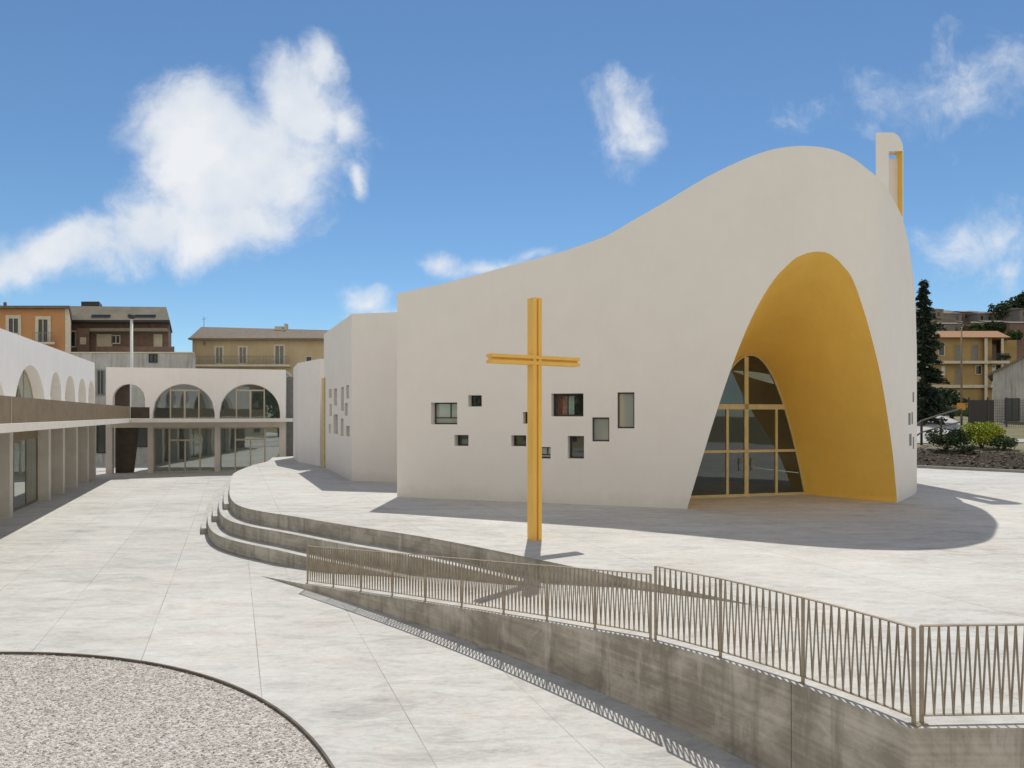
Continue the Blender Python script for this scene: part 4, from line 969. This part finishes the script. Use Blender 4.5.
# leaf litter and rocks on the bed
lt = MB(); rnd = random.Random(12)
for i in range(2600):
    k = rnd.uniform(0, 1); u = rnd.uniform(0, 24); b_ = rnd.uniform(.3, 6.5)
    x = KERB[0][0]-2+ku.x*u-ku.y*b_; y = KERB[0][1]+ku.y*(u-2)+ku.x*b_; z = tz(x, y)
    s = rnd.uniform(.03, .12); a = rnd.uniform(0, 6.28)
    lt.poly([(x+s*math.cos(a+q), y+s*math.sin(a+q), z+rnd.uniform(.0, .1)) for q in (0, 1.7, 3.2, 4.8)])
tag(lt.build('ground_cover', mat_leaf('dry_litter', (.03, .025, .014), (.08, .07, .035), (.17, .13, .08)), normals=False), kind='stuff')
# grass strip behind
gm = MB()
for i in range(5000):
    x = rnd.uniform(xp(914, 76), xp(972, 76)); y = rnd.uniform(70, 80); z = tz(x, y); h_ = rnd.uniform(.25, .8); a = rnd.uniform(0, 6.28)
    gm.poly(((x-.06*math.cos(a), y-.06*math.sin(a), z-.05), (x+.06*math.cos(a), y+.06*math.sin(a), z-.05), (x+rnd.uniform(-.2, .2), y+rnd.uniform(-.2, .2), z+h_)))
tag(gm.build('grass', M['grass'], normals=False), kind='stuff')
# post-and-rail barrier
ft = thing('barrier', (xp(921, 49), 49, tz(xp(921, 49), 49)), 'dark post and rail barrier beside the pale lane behind the planting bed', 'barrier')
ps = [on_terr(914, 46.5), on_terr(921.5, 48), on_terr(941, 50), on_terr(961.5, 52)]
for p in ps: MB().tube([(p[0], p[1], p[2]-.2), (p[0], p[1], p[2]+1.75)], .085, 8).build('post', M['dark'], ft, smooth=True)
for hh in (.75, 1.45): MB().tube([(p[0], p[1], p[2]+hh+(.25*i if hh > 1 else .15*i)) for i, p in enumerate(ps)], .06, 8).build('rail', M['edging'], ft, smooth=True)
# orange notice sign
x, y, z = on_terr(961, 53); t = thing('sign', (x, y, z), 'small orange notice board on a post in front of the dark fence', 'sign')
zc = zp(406.5, y); MB().tube([(x, y, z-.1), (x, y, zc-.25)], .05, 8).build('post', M['dark'], t); MB().box(x-.32, x+.32, y-.04, y-.0, zc-.27, zc+.27).build('board', M['signorange'], t)
# mesh fence
Y = 58; ft = thing('mesh_fence', (xp(1000, Y), Y, tz(xp(1000, Y), Y)), 'dark screened mesh fence in front of the white gabled house', 'fence')
x0, x1 = xp(969, Y), xp(1100, Y)
for i in range(8):
    X = lerp(x0, x1, i/7); z = tz(X, Y); MB().box(X-.05, X+.05, Y-.05, Y+.05, z-.2, zp(397.5, Y)).build('post', M['darkframe'], ft)
xs_ = xp(994, Y); MB().box(x0+.06, xs_, Y-.02, Y+.02, 2.6, zp(400, Y)).build('screen', M['dark'], ft)
wm = MB()
for i in range(60): X = lerp(xs_, x1, i/60); wm.box(X-.012, X+.012, Y-.006, Y+.006, 2.6, zp(400, Y))
for i in range(14): Z = lerp(2.7, zp(400, Y), i/13); wm.box(xs_, x1, Y-.012, Y-.007, Z-.012, Z+.012)
wm.build('wire_mesh', M['darkframe'], ft)
# conifer
def conifer(px, Y, ytop, label, seed):
    x, y, z = on_terr(px, Y); H = zp(ytop, Y)-z; t = thing('conifer_tree', (x, y, z), label, 'tree'); rnd = random.Random(seed)
    MB().tube([(x, y, z-.3), (x, y, z+H*.5), (x+.05, y, z+H*.97)], [.32, .18, .03], 8).build('trunk', M['bark'], t, smooth=True)
    m = MB(); n = 210
    for i in range(n):
        u = (i+rnd.random())/n; hz = z+H*(.02+.97*u); L = (2.35*(1-u)**.8+.12)*rnd.uniform(.45, 1.12); a = rnd.uniform(0, 6.28)
        if rnd.random() < .12: L *= .5
        steps_ = int(8+L*16)
        for k in range(steps_):
            f = rnd.random()**.7; sp = .28*(1-f*.5)*(.5+L*.3)
            p = Vector((x+math.cos(a)*L*f+rnd.gauss(0, sp), y+math.sin(a)*L*f+rnd.gauss(0, sp), hz-.38*L*f*f+.1*L*f+rnd.gauss(0, sp*.5)))
            d = Vector((math.cos(a)+rnd.gauss(0, .6), math.sin(a)+rnd.gauss(0, .6), rnd.gauss(-.3, .5))).normalized(); w = d.cross(Vector((rnd.gauss(0, 1), rnd.gauss(0, 1), 1))).normalized(); s = rnd.uniform(.16, .34)
            m.poly((p-d*s, p+w*s*.35, p+d*s, p-w*s*.35))
    m.build('foliage', M['conifer'], t, normals=False); return t
conifer(923.5, 62, 279, 'tall dark conifer rising beside the right edge of the church', 5)
# street lamp
Y = 66; x, y, z = on_terr(961.5, Y); t = thing('street_lamp', (x, y, z), 'slender street lamp with a curved double arm in front of the ochre house', 'street lamp')
MB().tube([(x, y, z-.1), (x, y, zp(327, Y))], [.10, .07], 8).build('pole', M['bronze'], t, smooth=True)
for sg in (-1, 1):
    pts = [(x, y, zp(327, Y))]+[(x+sg*(1.7*math.sin(R(a))), y, zp(327, Y)+.95*(1-math.cos(R(a*1.0)))*.9) for a in (20, 45, 70)]
    px_ = [(x, y, zp(330, Y)), (x+sg*.3, y, zp(323, Y)), (x+sg*.9, y, zp(319.3, Y)), (x+sg*1.7, y, zp(318.2, Y)), (x+sg*2.3, y, zp(318.6, Y))]
    if sg > 0: px_ = [(x, y, zp(330, Y)), (x+.15, y, zp(325, Y)), (x+.5, y, zp(322, Y))]
    MB().tube(px_, .05, 7).build('arm', M['bronze'], t, smooth=True)
    e = px_[-1]; MB().box(e[0]-.3, e[0]+.3, y-.12, y+.12, e[2]-.1, e[2]+.03).build('lamp_head', M['darkframe'], t)
# ochre house
SHEAR = (.60, 92)
Y = 92; h = thing('ochre_house', (xp(967, Y), Y, tz(xp(967, Y), Y)), 'ochre house with orange tiled roof and cream floor bands behind the conifer', 'house')
MB().box(xp(930, Y), xp(992, Y), Y, Y+9, 3, zp(338, Y)).build('wall', M['ochrehouse'], h)
pbox(MB(), 992, 1008, 340, 420, Y+2, 7).build('loggia_wall', M['ochrehouse'], h)
rm = MB(); ze = zp(338, Y); rm.hexa([(xp(926, Y), Y-.9, ze), (xp(1010, Y), Y-.9, ze), (xp(1010, Y), Y+9.8, ze), (xp(926, Y), Y+9.8, ze)], [(xp(938, Y), Y+3, zp(331, Y+3)), (xp(1000, Y), Y+3, zp(331, Y+3)), (xp(1000, Y), Y+6, zp(331, Y+3)), (xp(938, Y), Y+6, zp(331, Y+3))]); rm.build('roof', M['redtile'], h)
for y0, y1 in ((361.3, 364), (385, 388)):
    pbox(MB(), 929, 993, y0, y1, Y, .05, .9 if y0 < 370 else .4).build('floor_band', M['cream'], h)
    pbox(MB(), 990, 1009, y0, y1, Y, 2, 1.0).build('balcony_slab', M['cream'], h)
for i, (x0, x1) in enumerate(((987.3, 990.3), (1004, 1006.5))): pbox(MB(), x0, x1, 338.1, 420, Y-.6, .5).build('column', M['cream'], h)
for x0, x1, y0, y1, pn in ((939, 944, 344, 355.5, 'pane'), (942, 944.5, 367, 376, 'white'), (955, 962, 345, 361, 'shutter'), (972, 978, 345, 361, 'shutter'), (976, 981, 366, 374, 'pane'), (956, 961, 367, 384, 'shutter')): rect_window(h, x0, x1, y0, y1, Y, 'cream' if pn != 'shutter' else 'ochrehouse', pn, .1, False)
rl = MB()
for i in range(16): X = lerp(xp(993.5, Y), xp(1008.5, Y), i/15); rl.box(X-.02, X+.02, Y-.98, Y-.94, zp(361, Y), zp(354.5, Y))
rl.box(xp(993, Y), xp(1009, Y), Y-1, Y-.92, zp(354.5, Y), zp(354, Y)); rl.build('balcony_rail', M['darkframe'], h)
SHEAR = None
x, y, z = xp(1001, Y), Y-.5, zp(361, Y)
shrub('balcony_plant', x, y, z, .8, .45, 500, .12, M['darkleaf'], 'bushy dark plant on the balcony of the ochre house', 'plant', 8)
# white gabled house
SHEAR = (.73, 64)
Y = 64; h = thing('gabled_house', (xp(1040, Y), Y, tz(xp(1040, Y), Y)), 'white house with a grey pitched roof cut by the right edge', 'house')
xa, xb = xp(993, Y), xp(1110, Y); mbx = (xa+xb)/2
mb = MB(); zb, ze, zr = 2, zp(374, Y), zp(345, Y)
mb.poly([(xa, Y, zb), (xb, Y, zb), (xb, Y, ze), (mbx, Y, zr), (xa, Y, ze)]); mb.poly([(xa, Y+10, zb), (xb, Y+10, zb), (xb, Y+10, ze), (mbx, Y+10, zr), (xa, Y+10, ze)])
mb.quad((xa, Y, zb), (xa, Y+10, zb), (xa, Y+10, ze), (xa, Y, ze)); mb.quad((xb, Y, zb), (xb, Y+10, zb), (xb, Y+10, ze), (xb, Y, ze)); mb.build('wall', M['greywall'], h)
rm = MB()
for sx, xe in ((-1, xa), (1, xb)):
    o = .5*sx; dz = (zr-ze)/(mbx-xa)*.5
    rm.hexa([(xe+o, Y-.5, ze-dz), (mbx, Y-.5, zr), (mbx, Y+10.5, zr), (xe+o, Y+10.5, ze-dz)], [(xe+o, Y-.5, ze-dz+.22), (mbx, Y-.5, zr+.22), (mbx, Y+10.5, zr+.22), (xe+o, Y+10.5, ze-dz+.22)])
rm.build('roof', M['rooftile'], h)
rect_window(h, 1006, 1019, 399, 420, Y, 'darkframe', 'pane', .08)
SHEAR = None
# hill town: each building separate
rnd = random.Random(21); n = 0
TOWN = [(905, 925, 312, 340, 230, 'hillwall'), (915, 943.5, 309.5, 335, 238, 'hilltan'), (944, 962, 313.5, 330, 250, 'hillwall'), (962.5, 978, 312, 331, 252, 'brick'), (978, 1001, 313.5, 330, 246, 'hillwall'),
        (1001, 1016, 312.5, 328, 254, 'hilltan'), (1010, 1034, 323, 345, 200, 'brick'), (966, 984, 323, 336, 215, 'brick'), (986, 1008, 322, 336, 220, 'brick'), (940, 962, 324, 336, 212, 'hillwall'), (1020, 1044, 309, 330, 236, 'hillwall')]
TL = ['pale grey hill house just right of the church edge', 'wide cream hill house with flat dark roof behind the conifer tip', 'grey hilltop house above the left arm of the street lamp', 'brown hilltop house between two grey ones',
      'long grey hilltop house below the dark tree clump', 'narrow sand coloured hilltop house near the right edge', 'brown house on the slope above the ochre roof at right', 'low brown house just above the ochre roof', 'low brick house just above the ochre roof ridge end', 'low grey house beside the lamp arm above the ochre roof', 'grey hilltop house at the right edge']
for (x0, x1, y0, y1, Y, mt), lab in zip(TOWN, TL):
    h = thing('hill_house', (xp((x0+x1)/2, Y), Y, zp(y1, Y)-3), lab, 'house', 'houses on the far hill'); X0, X1, Z1, Z0 = xp(x0, Y), xp(x1, Y), zp(y0, Y), zp(y1, Y)-8
    MB().box(X0, X1, Y, Y+9, Z0, Z1).build('wall', M[mt], h)
    rm = MB(); rm.hexa([(X0-.3, Y-.4, Z1), (X1+.3, Y-.4, Z1), (X1+.3, Y+9.4, Z1), (X0-.3, Y+9.4, Z1)], [(X0-.3, Y+3.5, Z1+.9), (X1+.3, Y+3.5, Z1+.9), (X1+.3, Y+5.5, Z1+.9), (X0-.3, Y+5.5, Z1+.9)]); rm.build('roof', M['rooftile'], h)
    k = max(2, int((X1-X0)/2.6))
    for i in range(k):
        for row in range(2):
            if rnd.random() < .3: continue
            X = lerp(X0, X1, (i+.5)/k); Zc = Z1-1.6-row*3
            MB().box(X-.4, X+.4, Y-.06, Y+.02, Zc-.7, Zc+.7).build('window', M['pane'], h)
# trees on the hill
def tree(x, y, z, H, rx, label, seed, mat, n=900, size=.45, group=None, name='broadleaf_tree'):
    t = thing(name, (x, y, z), label, 'tree', group); m = MB(); rnd = random.Random(seed)
    m.tube([(x, y, z-.5), (x+.1, y, z+H*.35), (x, y, z+H*.7)], [H*.035, H*.025, H*.01], 7)
    for i in range(6):
        a = rnd.uniform(0, 6.28); m.tube([(x, y, z+H*.3), (x+rx*.35*math.cos(a), y+rx*.35*math.sin(a), z+H*.5), (x+rx*.7*math.cos(a), y+rx*.7*math.sin(a), z+H*.72)], [H*.015, H*.01, H*.004], 5)
    m.build('trunk', M['bark'], t); m = MB(); leaves(m, (x, y, z+H*.62), rx, rx, H*.4, n, size, seed, 12, .2); m.build('crown', mat, t, normals=False); return t
HT = [(999, 244, 302.5, 324, 'darkleaf'), (1008, 250, 301, 322, 'midleaf'), (1017, 246, 297, 320, 'darkleaf'), (1027, 240, 292, 320, 'darkleaf'), (968, 222, 323, 338, 'darkleaf'), (975, 205, 324, 339, 'midleaf'), (990, 206, 322, 337, 'darkleaf'),
      (1001, 204, 323, 338, 'darkleaf'), (1038, 238, 288, 318, 'midleaf'), (932, 205, 322, 342, 'darkleaf'), (1013, 198, 331, 344, 'midleaf')]
for i, (px, Y, y0, y1, mt) in enumerate(HT):
    x = xp(px, Y); z = zp(y1, Y); H = zp(y0, Y)-z
    tree(x, Y, z, H, H*.55, 'dark leafy tree among the houses on the far hill', 40+i, M[mt], 700, .5, 'trees on the far hill')
# scrub between the houses
for i, (px, Y, y0, y1) in enumerate(((938, 84, 388, 412), (928, 80, 395, 413), (948, 88, 397, 412))):
    x = xp(px, Y); z = tz(x, Y); H = zp(y0, Y)-z
    tree(x, Y, z, max(1.5, H), 2.2, ['dark bush under the conifer in front of the ochre house', 'dark bush against the church edge behind the grass strip', 'low dark bush at the foot of the ochre house'][i], 70+i, M['darkleaf'], 900, .22, None, 'bush')

# ------------------------------------------------------------------ behind the viewpoint (seen only in the glass): a street front and trees
for i, (x, w_, hh, mt) in enumerate(((-34, 15, 10, 'sand'), (-14, 14, 12, 'taupe'), (8, 17, 11, 'brick'), (30, 14, 10, 'ochrehouse'))):
    h = thing('street_house', (x, -34, 0), ['sand coloured street house behind the viewpoint', 'taupe street house behind the viewpoint', 'brick street house behind the viewpoint', 'ochre street house behind the viewpoint'][i], 'house')
    MB().box(x-w_/2, x+w_/2, -44, -34, 0, hh).build('wall', M[mt], h); MB().box(x-w_/2-.4, x+w_/2+.4, -44.4, -33.6, hh+.002, hh+.4).build('roof', M['rooftile'], h)
    for r_ in range(3):
        for k in range(4): X = x-w_/2+w_*(k+.5)/4; Z = 1.8+r_*3.1; MB().box(X-.6, X+.6, -34.02, -33.95, Z-.9, Z+.9).build('window', M['pane'], h)
for i, (x, y) in enumerate(((-24, -26), (-6, -24), (4, -27), (17, -25), (26, -27), (-40, -22))):
    tree(x, y, 0, 10+i % 3, 4.2, 'leafy street tree behind the viewpoint', 90+i, M['midleaf'], 2200, .3, 'street trees behind the viewpoint')

# ------------------------------------------------------------------ sky, sun, camera
elev = math.atan(1/KS)
world = bpy.data.worlds.new('World'); S.world = world; world.use_nodes = True
nt = world.node_tree; bg = nt.nodes['Background']
sky = nt.nodes.new('ShaderNodeTexSky'); sky.sky_type = 'NISHITA'; sky.sun_disc = False; sky.sun_elevation = elev
sky.sun_rotation = math.atan2(SUNV.x, SUNV.y); sky.altitude = 300; sky.air_density = .92; sky.dust_density = 0; sky.ozone_density = 5.0
STR = .104
tc = nt.nodes.new('ShaderNodeTexCoord'); sp = nt.nodes.new('ShaderNodeSeparateXYZ'); nt.links.new(tc.outputs['Generated'], sp.inputs[0])
yy = mathn(nt, 'MAXIMUM', sp.outputs[1], .02)
u = mathn(nt, 'DIVIDE', sp.outputs[0], yy); v = mathn(nt, 'DIVIDE', sp.outputs[2], yy)
cmb = nt.nodes.new('ShaderNodeCombineXYZ'); nt.links.new(u, cmb.inputs[0]); nt.links.new(v, cmb.inputs[1])
nz = nt.nodes.new('ShaderNodeTexNoise'); nz.inputs['Scale'].default_value = 7; nz.inputs['Detail'].default_value = 5; nt.links.new(cmb.outputs[0], nz.inputs['Vector'])
vm = nt.nodes.new('ShaderNodeVectorMath'); vm.operation = 'MULTIPLY_ADD'; vm.inputs[1].default_value = (.09, .09, 0)
sub = nt.nodes.new('ShaderNodeVectorMath'); sub.operation = 'SUBTRACT'; sub.inputs[1].default_value = (.5, .5, .5); nt.links.new(nz.outputs['Color'], sub.inputs[0])
nt.links.new(sub.outputs[0], vm.inputs[0]); nt.links.new(cmb.outputs[0], vm.inputs[2])
warped = vm.outputs[0]
BLOBS = [  # px, py, radius x, radius y, tilt, weight
    (200, 132, 76, 58, 0, 1.05), (240, 165, 110, 68, .2, 1.05), (300, 100, 55, 46, -.9, 1.05), (325, 60, 30, 30, -.8, .8), (225, 220, 95, 46, .1, .95), (145, 228, 75, 38, .35, .85),
    (70, 244, 85, 32, .25, .9), (8, 260, 60, 28, .1, .85), (345, 120, 25, 32, 0, .7), (270, 225, 40, 28, 0, .75),
    (632, 116, 48, 42, -.2, .48), (618, 84, 24, 24, 0, .42), (646, 134, 32, 18, 0, .52), (358, 180, 12, 20, 0, .66), (436, 268, 26, 16, 0, .56), (480, 268, 60, 12, .2, .44), (368, 304, 24, 12, 0, .5), (535, 254, 24, 7, .3, .42),
    (950, 108, 75, 42, .2, .36), (985, 80, 65, 40, 0, .30), (895, 95, 60, 30, -.5, .22), (980, 240, 66, 42, -.2, .33), (1010, 275, 55, 32, -.5, .38), (820, 110, 60, 14, .4, .14), (380, 318, 40, 10, 0, .5)]
tot = None
for px, py, rx, ry, tl, wt in BLOBS:
    mp = nt.nodes.new('ShaderNodeMapping'); mp.vector_type = 'TEXTURE'
    mp.inputs['Location'].default_value = ((px-512)/F, (HY-py)/F, 0); mp.inputs['Rotation'].default_value = (0, 0, tl); mp.inputs['Scale'].default_value = (rx/F, ry/F, 1)
    nt.links.new(warped, mp.inputs['Vector'])
    ln = nt.nodes.new('ShaderNodeVectorMath'); ln.operation = 'LENGTH'; nt.links.new(mp.outputs[0], ln.inputs[0])
    f = mathn(nt, 'MULTIPLY', mathn(nt, 'SUBTRACT', 1.25, ln.outputs['Value']), wt)
    tot = f if tot is None else mathn(nt, 'SMOOTH_MAX', tot, f)
    if tot is not f: tot.node.inputs[2].default_value = .15
n1 = nt.nodes.new('ShaderNodeTexNoise'); n1.inputs['Scale'].default_value = 9; n1.inputs['Detail'].default_value = 11; n1.inputs['Roughness'].default_value = .66; n1.inputs['Distortion'].default_value = .12; nt.links.new(warped, n1.inputs['Vector'])
dens = mathn(nt, 'ADD', tot, mathn(nt, 'MULTIPLY', mathn(nt, 'SUBTRACT', n1.outputs['Fac'], .5), 1.5))
mr = nt.nodes.new('ShaderNodeMapRange'); mr.interpolation_type = 'SMOOTHSTEP'; mr.inputs['From Min'].default_value = .02; mr.inputs['From Max'].default_value = .8; nt.links.new(dens, mr.inputs['Value'])
front_only = mathn(nt, 'GREATER_THAN', sp.outputs[1], .05)
fac = mathn(nt, 'MULTIPLY', mathn(nt, 'MULTIPLY', mr.outputs[0], .94), front_only)
# cloud shading: thicker is whiter, a little blue grey in the hollows
n2 = nt.nodes.new('ShaderNodeTexNoise'); n2.inputs['Scale'].default_value = 9; n2.inputs['Detail'].default_value = 4; nt.links.new(cmb.outputs[0], n2.inputs['Vector'])
ccol = ramp(nt, n2.outputs['Fac'], [(.28, (.62, .70, .80)), (.62, (.87, .88, .90))])
cs = nt.nodes.new('ShaderNodeVectorMath'); cs.operation = 'SCALE'; cs.inputs['Scale'].default_value = 1/STR; nt.links.new(ccol, cs.inputs[0])
skyc = mixc(nt, 1.0, sky.outputs[0], (.92, 1.06, 1.06), 'MULTIPLY')
out = mixc(nt, fac, skyc, cs.outputs[0])
# unseen cloud added overhead and behind the viewpoint to lift and neutralise the shade
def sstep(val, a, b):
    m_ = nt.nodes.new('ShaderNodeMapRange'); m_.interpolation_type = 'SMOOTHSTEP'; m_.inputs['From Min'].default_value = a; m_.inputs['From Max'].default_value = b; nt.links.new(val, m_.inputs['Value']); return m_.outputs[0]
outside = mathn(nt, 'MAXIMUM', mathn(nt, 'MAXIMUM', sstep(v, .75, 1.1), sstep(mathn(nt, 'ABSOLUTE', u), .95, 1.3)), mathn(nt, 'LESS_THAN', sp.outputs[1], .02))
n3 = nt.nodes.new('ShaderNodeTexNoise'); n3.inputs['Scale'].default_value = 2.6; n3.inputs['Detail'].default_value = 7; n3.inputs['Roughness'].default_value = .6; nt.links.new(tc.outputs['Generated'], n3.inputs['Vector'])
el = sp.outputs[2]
fill_bank = mathn(nt, 'MULTIPLY', sstep(mathn(nt, 'MULTIPLY', sp.outputs[1], -1.0), -.15, .25), mathn(nt, 'MULTIPLY', sstep(el, .02, .10), mathn(nt, 'SUBTRACT', 1.0, sstep(el, .5, .85))))
thr = mathn(nt, 'ADD', n3.outputs['Fac'], mathn(nt, 'MULTIPLY', fill_bank, .22))
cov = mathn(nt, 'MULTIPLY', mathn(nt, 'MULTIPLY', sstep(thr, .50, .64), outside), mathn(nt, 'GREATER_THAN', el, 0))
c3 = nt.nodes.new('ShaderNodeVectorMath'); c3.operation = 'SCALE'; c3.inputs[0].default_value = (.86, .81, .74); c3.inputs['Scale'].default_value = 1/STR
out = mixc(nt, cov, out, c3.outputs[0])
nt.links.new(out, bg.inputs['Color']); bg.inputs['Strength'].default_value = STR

sun = bpy.data.lights.new('sun', 'SUN'); sun.energy = 3.4; sun.angle = R(.53); sun.color = (1, .968, .90)
so = bpy.data.objects.new('sun', sun); COL.objects.link(so)
d = Vector((SUNV.x, SUNV.y, 1)).normalized(); so.rotation_euler = d.to_track_quat('Z', 'Y').to_euler(); so.location = d*80

cam = bpy.data.cameras.new('camera'); co = bpy.data.objects.new('camera', cam); COL.objects.link(co)
co.location = (0, 0, CZ); co.rotation_euler = (R(90), 0, 0); cam.sensor_width = 36; cam.lens = 36*F/1024; cam.shift_y = (HY-384)/1024
cam.clip_start = .1; cam.clip_end = 4000; S.camera = co
S.view_settings.view_transform = 'Standard'; S.view_settings.look = 'None'; S.view_settings.exposure = .02; S.view_settings.gamma = 1
S.cycles.max_bounces = 8; S.cycles.diffuse_bounces = 5; S.cycles.transparent_max_bounces = 12
